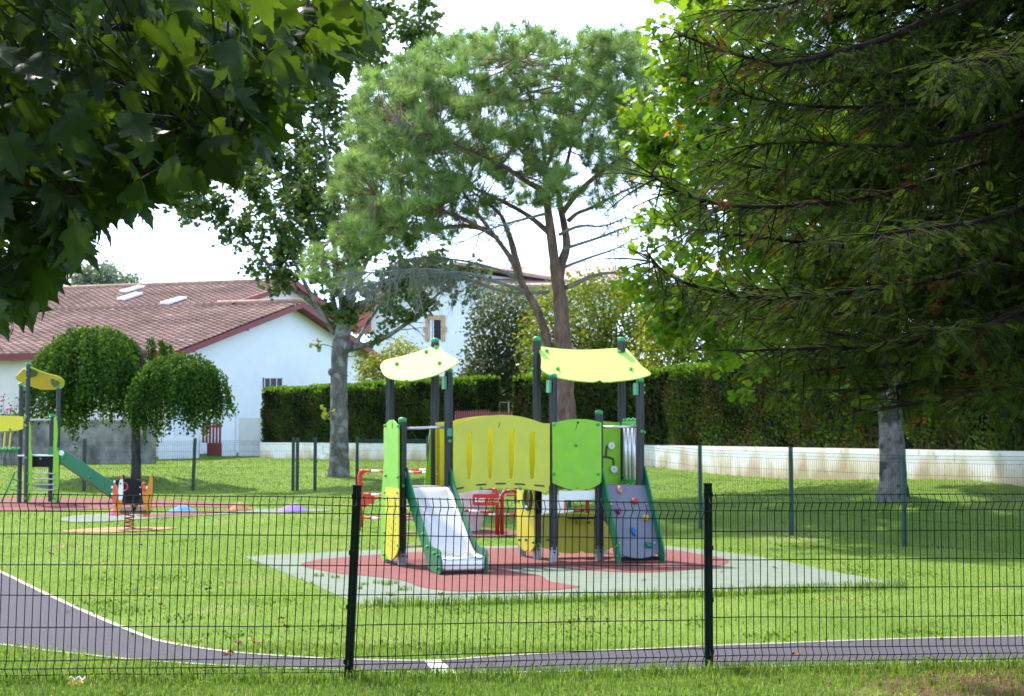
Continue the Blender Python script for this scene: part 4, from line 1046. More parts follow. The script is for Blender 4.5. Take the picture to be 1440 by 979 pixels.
mb = MB()
ks = []
for a, b in zip(HLINE[:-1], HLINE[1:]):
    m = int(np.linalg.norm(b - a)); ks += [a + (b - a) * k / m for k in range(m)]
ks.append(HLINE[-1])
vs = []
for p in ks:
    n = hnrm(p); z0 = tz(*p); zt = 1.60 - .20 * min(1, max(0, (64.5 - p[1]) / 36))
    for q, z in ((p, z0 - .3), (p, zt), (p + n * .22, zt), (p + n * .22, z0 - .3)): vs.append((q[0], q[1], z))
mb.add(vs, [(4 * i + k, 4 * i + 4 + k, 4 * i + 5 + k, 4 * i + 1 + k) for i in range(len(ks) - 1) for k in range(3)] + [(0, 1, 2, 3), tuple(4 * (len(ks) - 1) + k for k in (3, 2, 1, 0))])
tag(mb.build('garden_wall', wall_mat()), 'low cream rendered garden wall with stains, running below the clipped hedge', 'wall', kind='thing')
# drain strip at the wall foot
M['gravel'] = mat_plain('gravel', (.26, .24, .23), .95, var=.3, scale=20)

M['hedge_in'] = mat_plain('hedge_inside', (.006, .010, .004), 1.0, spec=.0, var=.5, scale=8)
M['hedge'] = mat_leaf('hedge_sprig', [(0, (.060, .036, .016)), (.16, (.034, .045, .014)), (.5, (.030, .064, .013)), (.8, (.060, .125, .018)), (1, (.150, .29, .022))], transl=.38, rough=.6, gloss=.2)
SPR_V = np.array([[-.5, 0, 0], [.5, 0, 0], [.28, 1, .12], [-.28, 1, .12]]); SPR_F = np.array([[0, 1, 2, 3]])
def hedge(px0, px1, label, ht, seed):
    a = hpos(px0); b = hpos(px1)
    pts = [a] + [p for p in HLINE[1:-1] if a[1] > p[1] > b[1]] + [b]
    root = thing('hedge', (a[0], a[1], tz(*a)), label, 'hedge')
    mb = MB(); P0, N0 = [], []; lens = []
    for p, q in zip(pts[:-1], pts[1:]):
        d = q - p; Ln = np.linalg.norm(d); t = d / Ln; n = np.array([-t[1], t[0]]); n = n if n[1] > 0 else -n
        c = (p + q) / 2 + n * .72
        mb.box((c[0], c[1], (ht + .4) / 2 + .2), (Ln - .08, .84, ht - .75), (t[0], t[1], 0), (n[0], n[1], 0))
        # sprigs over the front, top, back and ends
        for face, dens in (('f', 620), ('t', 800), ('b', 60), ('e0', 600), ('e1', 600)):
            near = 1.0 if p[1] > 46 else 1.6
            zlo = 1.35
            if face in 'fb':
                m = int(dens * near * Ln * (ht - zlo)); u = rng.uniform(0, Ln, m); z = rng.uniform(zlo, ht, m); o = np.full(m, .27 if face == 'f' else 1.2)
                bul = .05 * np.sin(u * 2.3 + seed) + .05 * np.sin(z * 4 + u * 1.1) + rng.normal(0, .025, m); o += bul if face == 'f' else -bul; o += np.where(z > ht - .15, (z - ht + .15) * .6, 0) if face == 'f' else 0
                nn = np.array([-n[0], -n[1], .15]) if face == 'f' else np.array([n[0], n[1], .2])
                lip = np.clip((z - ht + .20 + .05 * np.sin(3.1 * u)) / .16, 0, 1) if face == 'f' else 0  # lighter top growth; its sunlit rim is also put into the tint
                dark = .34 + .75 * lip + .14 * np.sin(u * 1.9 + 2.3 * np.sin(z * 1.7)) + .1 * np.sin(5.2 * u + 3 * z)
            elif face == 't':
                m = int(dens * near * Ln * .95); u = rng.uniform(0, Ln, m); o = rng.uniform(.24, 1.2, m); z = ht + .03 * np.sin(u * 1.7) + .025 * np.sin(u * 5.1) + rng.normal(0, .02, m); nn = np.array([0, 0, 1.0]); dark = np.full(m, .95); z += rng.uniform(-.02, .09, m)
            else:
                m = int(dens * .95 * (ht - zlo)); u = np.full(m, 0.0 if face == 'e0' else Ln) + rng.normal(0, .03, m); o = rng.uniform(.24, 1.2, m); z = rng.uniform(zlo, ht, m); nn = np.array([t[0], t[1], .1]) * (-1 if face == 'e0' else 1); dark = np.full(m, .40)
            xy = p[None] + t[None] * u[:, None] + n[None] * o[:, None]
            P0.append(np.column_stack([xy, z])); N0.append(np.broadcast_to(nn, (m, 3))); lens.append(dark)
    pos = np.concatenate(P0); N = np.concatenate(N0); dk = np.concatenate(lens); m = len(pos)
    yd = norm(np.array([0, 0, 1.]) * .7 + N * .55 + rdir(m) * .75)
    Rm = frames(yd, norm(N + rdir(m) * .8))
    sz = rng.uniform(.06, .13, m)
    V, Fc = scatter(SPR_V * np.array([.55, 1, 1]), SPR_F, pos - yd * sz[:, None] * .4, Rm, sz)
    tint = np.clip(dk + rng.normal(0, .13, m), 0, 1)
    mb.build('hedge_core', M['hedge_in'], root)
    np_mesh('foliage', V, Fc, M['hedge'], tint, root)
hedge(361, 662, 'clipped dark hedge on the garden wall before the white house, left of the gap', 3.66, 0)
hedge(713, 1700, 'long clipped dark hedge on the garden wall from the pine trunk to the right edge', 3.58, 2)

# red picket gate seen in the gap
pa = hpos(636); pb = hpos(716); t = (pb - pa) / np.linalg.norm(pb - pa); n = hnrm(pa)
M['barn_red'] = mat_plain('oxblood_paint', (.17, .006, .010), .5, var=.15, scale=8)
mb = MB(); Ln = np.linalg.norm(pb - pa); z0 = 1.5
k = .05
while k < Ln:
    q = pa + t * k + n * .12; h = 2.66 if k < .62 * Ln else 2.60
    c = np.array([q[0], q[1], 0]); T3 = np.array([t[0], t[1], 0])
    mb.plate([c - T3 * .045 + ZZ * z0, c + T3 * .045 + ZZ * z0, c + T3 * .045 + ZZ * (h - .09), c + ZZ * h, c - T3 * .045 + ZZ * (h - .09)], (-n[0], -n[1], 0), .02); k += .125
for z in (1.75, 2.35): c = (pa + pb) / 2 + n * .15; mb.box((c[0], c[1], z), (Ln, .03, .08), (t[0], t[1], 0), (n[0], n[1], 0))
tag(mb.build('picket_fence', M['barn_red']), 'dark red picket fence on the wall in the gap between the two hedges', 'fence')
mb = MB(); q = np.array([*(hpos(684) + n * 3.0), 0]); mb.tube([P(657, 573, q[1]), P(690, 572, q[1])], .03, 6); mb.tube([P(690, 568, q[1]), [P(690, 568, q[1])[0], q[1], .9]], .03, 6); mb.tube([P(658, 572, q[1]), [P(658, 572, q[1])[0], q[1], .9]], .03, 6); mb.plate([P(680, 571, q[1] - .04), P(690, 571, q[1] - .04), P(687, 578, q[1] - .04)], (0, -1, 0), .01)
tag(mb.build('drying_rack', M['white']), 'pale metal drying rack with a small white cloth behind the red pickets', 'rack')
mb = MB(); mb.tube([[P(702, 566, 56)[0], 56, .9], P(702, 566, 56), P(715, 566, 56), [P(715, 566, 56)[0], 56, .9]], .03, 6)
tag(mb.build('garden_trellis', M['tube']), 'thin metal garden trellis at the right end of the red pickets', 'trellis')

# ================================================================== HOUSES
M['render_white'] = mat_plain('white_render', (.75, .79, .86), .9, var=.03, scale=1.5, bump=.15, bscale=30)  # white paint; blue of the sky-lit shade is mixed into its colour
M['render_cream'] = mat_plain('cream_render', (.62, .58, .54), .9, var=.05, scale=1.5)
M['stone_dark'] = mat_plain('weathered_render', (.23, .22, .205), .95, var=.4, scale=2.6, dirt=(.035, .035, .035), dirt_amt=.92)
M['glass'] = mat_plain('window_glass', (.015, .02, .028), .35, spec=.2, var=.05)
M['stone'] = mat_plain('sandstone', (.50, .33, .19), .9, var=.15, scale=4)
M['shutter'] = mat_plain('white_frame', (.72, .75, .78), .5)
def tile_mat():
    m, nt = _mat('canal_tile')
    out = _n_(nt, 'ShaderNodeOutputMaterial'); b = _n_(nt, 'ShaderNodeBsdfPrincipled'); b.inputs['Roughness'].default_value = .85; b.inputs['Specular IOR Level'].default_value = .2
    nt.links.new(b.outputs[0], out.inputs[0])
    at = _n_(nt, 'ShaderNodeAttribute', attribute_name='tint')
    r = _ramp(nt, [(0, (.13, .08, .068)), (.2, (.25, .145, .115)), (.5, (.31, .18, .142)), (.75, (.36, .215, .168)), (.95, (.42, .285, .22)), (1, (.45, .38, .32))]); nt.links.new(at.outputs['Fac'], r.inputs[0])
    tc = _n_(nt, 'ShaderNodeTexCoord'); nz = _n_(nt, 'ShaderNodeTexNoise'); nz.inputs['Scale'].default_value = .45; nz.inputs['Detail'].default_value = 8; nt.links.new(tc.outputs['Object'], nz.inputs['Vector'])
    mr = _n_(nt, 'ShaderNodeMapRange'); mr.inputs[1].default_value = .35; mr.inputs[2].default_value = .7; mr.inputs[3].default_value = .72; mr.inputs[4].default_value = 1.2; nt.links.new(nz.outputs['Fac'], mr.inputs[0])
    mx = _n_(nt, 'ShaderNodeMix', data_type='RGBA', blend_type='MULTIPLY'); mx.inputs[0].default_value = 1; nt.links.new(r.outputs[0], mx.inputs[6]); nt.links.new(mr.outputs[0], mx.inputs[7])
    nt.links.new(mx.outputs[2], b.inputs['Base Color']); return m
M['tile'] = tile_mat()
def tiled(name, parent, O, ex, ey, Lx, f0, f1, Ly, per=.21, row=.33):
    """canal-tile slope: ex along the eave, ey up the slope; clipped between x=f0(y) and x=f1(y)"""
    ex = np.asarray(ex, float); ex /= np.linalg.norm(ex); ey = np.asarray(ey, float); ey /= np.linalg.norm(ey); nz = np.cross(ex, ey); nz = nz if nz[2] > 0 else -nz
    sub = 4; rows = max(1, int(Ly / row)); nx_ = int(Lx / per) * sub
    xs = np.linspace(0, Lx, nx_ + 1); prof = .045 * np.abs(np.cos(np.arange(nx_ + 1) * np.pi / sub / 1.0 * .5 * 2 / 2))
    V, Fc, T = [], [], []; off = 0
    for j in range(rows):
        y0 = Ly * j / rows; y1 = Ly * (j + 1) / rows + .03
        x0 = xs * 0; 
        lo0, hi0, lo1, hi1 = f0(y0), f1(y0), f0(y1), f1(y1)
        k = xs / Lx; xa = lo0 + (hi0 - lo0) * k; xb = lo1 + (hi1 - lo1) * k
        ha = prof + .042 + rng.normal(0, .003); hb = prof * .9 + .01
        A = O + ex * xa[:, None] + ey * y0 + nz * ha[:, None]; B = O + ex * xb[:, None] + ey * y1 + nz * hb[:, None]; A0 = O + ex * xa[:, None] + ey * y0 + nz * (ha[:, None] * 0 + .005)
        V.append(np.concatenate([A0, A, B])); m = nx_ + 1; i = np.arange(nx_)
        q1 = np.stack([i, i + 1, i + 1 + m, i + m], -1); q2 = q1 + m
        Fc.append(np.concatenate([q1, q2]) + off); off += 3 * m
        tt_ = np.clip(rng.normal(.52, .15, nx_ // sub + 1), 0, .95); tt_ = np.where(rng.uniform(size=len(tt_)) < .008, 1.0, tt_); tt_ = np.repeat(tt_, sub)[:nx_]
        T.append(np.concatenate([np.full(nx_, .12), tt_]))  # risers tinted dark: shadow between tile rows put into the colour
    return np_mesh(name, np.concatenate(V), np.concatenate(Fc), M['tile'], np.concatenate(T), parent)

H0 = np.array([-13.9, 66.0, 0]); rd = np.array([-.95, .31, 0]); rd /= np.linalg.norm(rd); gd = np.array([.436, .90, 0]); gd /= np.linalg.norm(gd)
pit = .30; EZ = 5.5; LR = 26.0
h1 = thing('house', tuple(H0), 'long white house with wide brown tiled roof and dark red eaves, at the left', 'house')
def W(g, r, z): return H0 + gd * g + rd * r + ZZ * z
gL = 8.3; gM = 13.4; gR = 16.5; gR2 = 19.0; ST = 3.4
zL = EZ + pit * gL; zM = EZ + pit * gM
mb = MB()
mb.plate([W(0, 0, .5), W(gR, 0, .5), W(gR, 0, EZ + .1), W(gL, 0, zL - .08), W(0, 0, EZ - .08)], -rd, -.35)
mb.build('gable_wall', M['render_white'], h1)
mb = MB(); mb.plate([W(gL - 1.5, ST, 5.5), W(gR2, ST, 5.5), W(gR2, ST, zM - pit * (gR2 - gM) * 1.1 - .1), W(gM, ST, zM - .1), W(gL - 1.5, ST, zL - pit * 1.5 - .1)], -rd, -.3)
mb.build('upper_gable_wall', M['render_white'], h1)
mb = MB(); mb.plate([W(0, .36, .5), W(0, LR, .5), W(0, LR, EZ - .1), W(0, .36, EZ - .1)], -gd, -.3); mb.build('front_wall', M['render_cream'], h1)
ovh = .75; oe = .7
sl = np.array([0, 0, pit]) + gd; sl /= np.linalg.norm(sl)
k3 = math.hypot(1, pit)
O = W(-oe, -ovh, EZ - oe * pit)
tiled('roof', h1, O, rd, sl, LR + ovh, lambda y: 0.0 if y < (gL + oe) * k3 else ST, lambda y: LR + ovh, (gM + oe) * k3)
# right slopes
sr = gd - ZZ * pit * 1.15; O2 = W(gL, -ovh, zL)
tiled('roof', h1, W(gR + oe, -ovh, zL - (gR + oe - gL) * pit), rd, -(gd - ZZ * pit), ST + ovh + .3, lambda y: 0.0, lambda y: ST + ovh + .3, (gR + oe - gL) * k3)
tiled('roof', h1, W(gR2 + oe, ST - ovh, zM - (gR2 + oe - gM) * pit * 1.1), rd, -(gd - ZZ * pit * 1.1), LR - ST, lambda y: 0.0, lambda y: LR - ST, (gR2 + oe - gM) * math.hypot(1, pit * 1.1))
def board(name, a, b, hgt, th, off=0):
    a = np.asarray(a); b = np.asarray(b); d = (b - a) / np.linalg.norm(b - a); up = ZZ - d * d[2]; up /= np.linalg.norm(up)
    mb = MB(); mb.box((a + b) / 2 - up * (hgt / 2 - .02), (np.linalg.norm(b - a), th, hgt), d, np.cross(up, d), up); return mb.build(name, M['barn_red'], h1)
board('fascia', W(-oe, -ovh, EZ - oe * pit), W(gL, -ovh, zL), .24, .06)
board('fascia', W(gL, -ovh - .003, zL), W(gR + oe, -ovh - .003, zL - (gR + oe - gL) * pit), .24, .06)
board('fascia', W(gL - .3, ST - ovh, zL + .05), W(gM, ST - ovh, zM), .24, .06)
board('fascia', W(gM, ST - ovh - .003, zM), W(gR2 + oe, ST - ovh - .003, zM - (gR2 + oe - gM) * pit * 1.1), .24, .06)
board('fascia', W(-oe - .03, -ovh, EZ - oe * pit - .03), W(-oe - .03, LR, EZ - oe * pit - .03), .22, .05)
# soffits under the overhang + purlin ends
mb = MB(); mb.plate([W(-oe, -ovh, EZ - oe * pit - .06), W(gL, -ovh, zL - .06), W(gL, .0, zL - .06), W(-oe, .0, EZ - oe * pit - .06)], ZZ, .03)
mb.plate([W(gL + .02, -ovh, zL - .07), W(gR + oe, -ovh, zL - .07 - (gR + oe - gL) * pit), W(gR + oe, 0, zL - .07 - (gR + oe - gL) * pit), W(gL + .02, 0, zL - .07)], ZZ, .03)
for g_ in (.4, 4.2, gL, 12.4, gR): z = EZ + pit * g_ if g_ <= gL else zL - (g_ - gL) * pit; mb.box(W(g_, -.33, z - .2), (.20, .62, .22), gd, rd)
mb.build('soffit', M['barn_red'], h1)
mb = MB(); mb.smooth = True
mb.tube([W(gM, ST - ovh, zM + .09), W(gM, LR, zM + .09)], .12, 8); mb.tube([W(gL, -ovh, zL + .09), W(gL, ST + .2, zL + .09)], .12, 8)
rt = mb.build('ridge_tile', mat_plain('ridge_clay', (.36, .22, .16), .85, var=.35, scale=5), h1)
# roof windows on the slope
for qd in ([(168, 411), (178, 411.5), (204, 404), (195, 403.5)], [(164.5, 421.5), (175, 422.5), (201, 414), (190, 413.5)], [(225, 427.5), (237, 428.5), (263, 420), (252, 419.5)]):
    nrm = np.cross(rd, sl); nrm = nrm if nrm[2] > 0 else -nrm
    q = [RP(x, y, O + nrm * .09, nrm) for x, y in qd]
    mb = MB(); mb.plate(q, nrm, .09); mb.m = 1; c = np.mean(q, 0); mb.plate([c + (p - c) * .8 + nrm * .094 for p in q], nrm, .012)
    mb.build('roof_window', [M['shutter'], mat_plain('roof_glass', (.45, .5, .55), .1, spec=.9)], h1)
# small barred window in the gable
GN = np.cross(gd, ZZ)
def gpt(px, py): return RP(px, py, W(0, -.02, 0), GN)
mb = MB(); mb.plate([gpt(370, 531), gpt(397, 531), gpt(397, 546), gpt(370, 546)], -rd, .02); mb.m = 1
for x in (371, 379, 388, 396): mb.tube([gpt(x, 531) - rd * .03, gpt(x, 546) - rd * .03], .03, 6)
mb.tube([gpt(370, 531.5) - rd * .03, gpt(397, 531.5) - rd * .03], .035, 6)
mb.build('window', [M['glass'], M['shutter']], h1)
mb = MB(); ax = W(gM, 0, 0); ap = P(272.5, 394, 81.5)
mb.tube([ap - ZZ * 1.2, P(272.5, 363, 81.5)], .022, 6); mb.tube([P(272, 365.5, 81.5), P(284, 366, 81.5)], .022, 5)
for x in (274, 277, 280, 283): mb.tube([P(x, 364.5, 81.3), P(x, 367, 81.7)], .014, 4)
mb.tube([P(265, 383, 81.5), P(273, 383.5, 81.5)], .02, 5)
tag(mb.build('antenna', M['tube']), 'thin television antenna rising above the roof ridge', 'antenna')

# garden gate, pillar and low boundary beside the white house
gtd = 65.5
def B_(px, py, d=gtd): return P(px, py, d)
mb = MB(); zb = tz(B_(305, 640)[0], gtd)
mb.box((B_(305, 627)[0], gtd, (B_(0, 640)[2] + B_(0, 624)[2]) / 2), (B_(318, 0)[0] - B_(291, 0)[0], .05, B_(0, 623)[2] - B_(0, 641)[2]))
for x in np.linspace(293, 316, 6): mb.box((B_(x, 0)[0], gtd, (B_(0, 623)[2] + B_(0, 594)[2]) / 2), (.09, .04, B_(0, 594)[2] - B_(0, 623)[2]))
mb.box((B_(305, 0)[0], gtd + .03, B_(0, 600)[2]), (B_(318, 0)[0] - B_(291, 0)[0], .04, .08))
tag(mb.build('garden_gate', M['barn_red']), 'dark red slatted garden gate beside the white pillar, under the weeping tree', 'gate')
mb = MB()
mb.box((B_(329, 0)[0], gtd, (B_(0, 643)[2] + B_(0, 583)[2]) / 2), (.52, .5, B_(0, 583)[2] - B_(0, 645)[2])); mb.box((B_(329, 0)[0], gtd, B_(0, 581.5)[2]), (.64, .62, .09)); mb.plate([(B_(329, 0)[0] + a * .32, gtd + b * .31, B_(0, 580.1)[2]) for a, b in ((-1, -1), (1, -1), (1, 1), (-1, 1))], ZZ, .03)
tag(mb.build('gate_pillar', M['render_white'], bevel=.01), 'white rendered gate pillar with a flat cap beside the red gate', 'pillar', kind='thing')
mb = MB(); q0 = B_(338, 642); q1 = B_(367, 642, 64.9)
mb.box(((q0[0] + q1[0]) / 2, 65.3, (B_(0, 643)[2] + B_(0, 589)[2]) / 2 - .1), (q1[0] - q0[0] + .05, .25, B_(0, 589)[2] - B_(0, 645)[2] + .2))
tag(mb.build('garden_wall', mat_plain('grey_white_render', (.60, .61, .62), .9, var=.08, scale=2)), 'short pale grey wall panel between the white pillar and the hedge', 'wall', kind='thing')
mb = MB(); q0 = B_(-90, 0, 60); q1 = B_(226, 0, 60)
mb.box(((q0[0] + q1[0]) / 2, 60.1, (P(0, 594, 60)[2]) / 2), (q1[0] - q0[0], .3, P(0, 594, 60)[2]))
mb.box(((q0[0] + q1[0]) / 2, 60.1, P(0, 594, 60)[2] + .04), (q1[0] - q0[0] + .06, .4, .08))
tag(mb.build('garden_wall', M['stone_dark']), 'dark weathered garden wall behind the weeping tree and the toddler tower', 'wall', kind='thing')
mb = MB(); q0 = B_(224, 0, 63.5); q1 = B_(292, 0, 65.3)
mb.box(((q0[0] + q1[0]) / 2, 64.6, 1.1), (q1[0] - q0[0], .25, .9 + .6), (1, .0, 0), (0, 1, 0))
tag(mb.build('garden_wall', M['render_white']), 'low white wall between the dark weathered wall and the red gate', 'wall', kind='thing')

# second white house behind the trees
D2 = 95.0
h2 = thing('house', tuple(P(640, 600, D2)), 'white house with sandstone window surround, behind the pine and the play towers', 'house')
def C_(px, py, d=D2): return P(px, py, d)
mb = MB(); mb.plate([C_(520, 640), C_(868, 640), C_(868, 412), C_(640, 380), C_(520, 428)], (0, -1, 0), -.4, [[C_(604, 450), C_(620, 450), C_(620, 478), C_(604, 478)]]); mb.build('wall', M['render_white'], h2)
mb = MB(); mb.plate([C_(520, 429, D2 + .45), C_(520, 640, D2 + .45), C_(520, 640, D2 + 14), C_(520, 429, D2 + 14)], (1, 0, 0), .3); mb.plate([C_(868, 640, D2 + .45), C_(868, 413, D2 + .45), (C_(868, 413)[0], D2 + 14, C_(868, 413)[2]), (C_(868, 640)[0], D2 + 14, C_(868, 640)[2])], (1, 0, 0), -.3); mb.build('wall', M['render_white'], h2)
mb = MB(); fr = D2 - 1.0
def F_(px, py): return P(px, py, fr)
for a, b in (((484, 437), (640, 372)), ((640, 372), (900, 414))):
    A_, Bq = F_(*a), F_(*b); back = np.array([0, 14.0, 0]); up = np.cross(Bq - A_, back); up = up if up[2] > 0 else -up
    mb.plate([A_, Bq, Bq + back, A_ + back], up, .18)
rf = mb.build('roof', mat_plain('far_roof_tile', (.34, .22, .18), .9, var=.25, scale=3), h2)
mb = MB()
for a, b in (((484, 439), (640, 374)),):
    A_, Bq = F_(*a), F_(*b); d = (Bq - A_) / np.linalg.norm(Bq - A_); up = np.cross(np.array([0, 1., 0]), d); up = up if up[2] > 0 else -up
    mb.box((A_ + Bq) / 2 - up * .17, (np.linalg.norm(Bq - A_), .08, .34), d, (0, 1, 0), up)
mb.build('fascia', M['barn_red'], h2)
mb = MB(); mb.plate([C_(496, 448, D2 - .6), C_(522, 437, D2 - .6), C_(522, 470, D2 - .6), C_(496, 470, D2 - .6)], (0, -1, 0), .3); mb.build('shaded_soffit', mat_plain('soffit_shade_red', (.34, .10, .08), .7, var=.12, scale=2), h2)  # added upright plate paints in the red shaded underside of the overhang
# roof strip of the wing to the right, eave towards us
mb = MB(); A_, Bq, C2, D2_ = P(668, 404, 93.2), P(880, 404, 93.2), P(880, 378, 99), P(668, 378, 99); up = np.cross(Bq - A_, D2_ - A_); up = up if up[2] > 0 else -up; mb.plate([A_, Bq, C2, D2_], up, .15); mb.build('roof', mat_plain('far_roof_tile_pale', (.40, .28, .23), .9, var=.25, scale=3), h2)
mb = MB(); mb.plate([C_(604, 450, D2 + .1), C_(620, 450, D2 + .1), C_(620, 478, D2 + .1), C_(604, 478, D2 + .1)], (0, -1, 0), .03); mb.m = 1
mb.plate([C_(604.5, 450, D2 + .04), C_(607.5, 450, D2 + .04), C_(607.5, 478, D2 + .04), C_(604.5, 478, D2 + .04)], (0, -1, 0), .04); mb.plate([C_(608.5, 450, D2 + .04), C_(610, 450, D2 + .04), C_(610, 478, D2 + .04), C_(608.5, 478, D2 + .04)], (0, -1, 0), .04)
w2 = mb.build('window', [M['glass'], M['shutter']], h2)
mb = MB()
for x0, x1, y0, y1 in [(598, 626.5, 443.5, 449), (598.5, 603.5, 449.6, 459), (595, 603.5, 459.7, 467), (598, 603.5, 467.6, 479.5), (620.5, 626, 449.6, 459), (620.5, 628.5, 459.7, 467), (620.5, 626, 467.6, 480)]:
    mb.plate([C_(x0, y0, D2 - .03), C_(x1, y0, D2 - .03), C_(x1, y1, D2 - .03), C_(x0, y1, D2 - .03)], (0, -1, 0), .05)
mb.build('window_surround', M['stone'], w2)
# ================================================================== TREES
LEAF_V = np.array([[0, 0, 0], [.42, .45, .10], [0, 1, -.10], [-.42, .45, .10]]); LEAF_F = np.array([[0, 1, 2], [0, 2, 3]])
LEAF5_V = np.array([[0, 0, 0], [.50, .22, .08], [.30, .52, .03], [.46, .80, .06], [0, 1.0, -.12], [-.46, .80, .06], [-.30, .52, .03], [-.50, .22, .08]])
LEAF5_F = np.array([[0, 1, 2], [0, 2, 4], [2, 3, 4], [0, 4, 6], [6, 4, 5], [0, 6, 7]])

def limb_px(pxs, d, dof=None, n=5):
    """smooth 3-D limb through photo points at distance d (+ per-point offsets)"""
    dof = dof if dof is not None else [0] * len(pxs)
    return catmull([P(x, y, d + o) for (x, y), o in zip(pxs, dof)], n, False)
def taper(line, r0, r1, p=1.0):
    k = np.linspace(0, 1, len(line)); return list(r0 + (r1 - r0) * k ** p)
def rough(rs, amt=.06): return [r * (1 + rng.normal(0, amt)) for r in rs]

def twigs_from(limbs, n, lmin, lmax, start=.25, up=.25, out=1.0, rt=.012, center=None, mb=None, sub=2):
    """random twigs off the limbs; returns sampled points along them"""
    lens = np.array([sum(np.linalg.norm(l[i + 1] - l[i]) for i in range(len(l) - 1)) for l in limbs]); pr = lens / lens.sum()
    out_pts = []
    for _ in range(n):
        l = limbs[rng.choice(len(limbs), p=pr)]; k = start + (1 - start) * rng.uniform() ** .8; i = min(int(k * (len(l) - 1)), len(l) - 2)
        p = l[i] + (l[i + 1] - l[i]) * rng.uniform(); t = norm(l[min(i + 1, len(l) - 1)] - l[i])
        d = norm(t * .7 + rdir(1)[0] * out + np.array([0, 0, up])); L_ = rng.uniform(lmin, lmax) * (1.15 - .4 * k)
        pts = [p]; dd = d
        for j in range(4):
            dd = norm(dd + rdir(1)[0] * .25 + np.array([0, 0, -.06])); pts.append(pts[-1] + dd * L_ / 4)
        if mb is not None: mb.tube(pts, [rt, rt * .8, rt * .6, rt * .45, rt * .3], 4, False)
        out_pts.append(np.array(pts))
        for s in range(sub):
            j = rng.integers(1, 4); d2 = norm(dd + rdir(1)[0] * 1.0); q = [pts[j], pts[j] + d2 * L_ * .22, pts[j] + d2 * L_ * .42 + np.array([0, 0, -.03 * L_])]
            if mb is not None: mb.tube(q, [rt * .5, rt * .4, rt * .25], 3, False)
            out_pts.append(np.array([q[0], q[1], q[2], q[2], q[2]]))
    return out_pts

def leaves_on(twigs, per, spread, size, TV, TF, droop=.4, zup=1.0):
    pts = []; dirs = []
    for t in twigs:
        k = rng.uniform(.9, 4.0, per) if len(t) > 3 else rng.uniform(.5, 2, per)
        i = np.clip(k.astype(int), 0, len(t) - 2); f = (k - i)[:, None]
        pts.append(t[i] * (1 - f) + t[i + 1] * f + rng.normal(0, spread, (per, 3)))
    pos = np.concatenate(pts); n = len(pos)
    yd = norm(rdir(n) * 1.0 + np.array([0, 0, -droop])); zh = norm(np.array([0, 0, zup]) + rdir(n) * .7)
    return pos, frames(yd, zh), size * rng.uniform(.65, 1.25, n)

def crown(name, parent, pos, R, sz, TV, TF, mat, tint):
    V, Fc = scatter(TV, TF, pos, R, sz); return np_mesh(name, V, Fc, mat, np.repeat(np.clip(tint, 0, 1), len(TF)), parent)

def inpx(poly, n, d0, d1):
    """points inside a region of the view, spread through a real depth range"""
    poly = np.asarray(poly, float); lo, hi = poly.min(0), poly.max(0); out = np.zeros((0, 3))
    while len(out) < n:
        q = rng.uniform(lo, hi, (n * 2, 2)); q = q[inpoly(q[:, 0], q[:, 1], poly)]
        out = np.concatenate([out, np.column_stack([q, rng.uniform(d0, d1, len(q))])])
    out = out[:n]
    x = (out[:, 0] - PCX) / F; y = (PCY - out[:, 1]) / F; dy = _cp - y * _sp; dz = _sp + y * _cp
    k = out[:, 2] / dy
    return np.column_stack([x * k, out[:, 2], CAMZ + dz * k])

# ------------------------------------------------------------------ plane tree left of centre
M['bark_plane'] = mat_bark('plane_bark', (.075, .070, .062), (.19, .18, .16), 7, (.25, .26, .235), .5)
M['leaf_plane'] = mat_leaf('plane_leaf', [(0, (.038, .074, .022)), (.5, (.070, .130, .032)), (.85, (.12, .19, .036)), (1, (.20, .24, .05))], transl=.35, gloss=.25)
tb = G(476, 671); td = tb[1]
tr1 = thing('plane_tree', tuple(tb), 'tall broadleaf tree with pale mottled trunk behind the fence, left of the pine', 'tree')
mb = MB(); mb.smooth = True
tk = limb_px([(476, 676), (476.5, 660), (477, 630), (477, 590), (476.5, 550), (477, 515), (479, 485), (484, 455)], td); kk = [.42, .33, .29, .275, .262, .255, .27, .24]
rs = np.interp(np.linspace(0, 7, len(tk)), range(8), kk); mb.tube(tk, rough(list(rs), .03), 14); mb.ball(P(467, 523, td - .12), .14, 8); mb.ball(P(488, 488, td - .1), .2, 8)
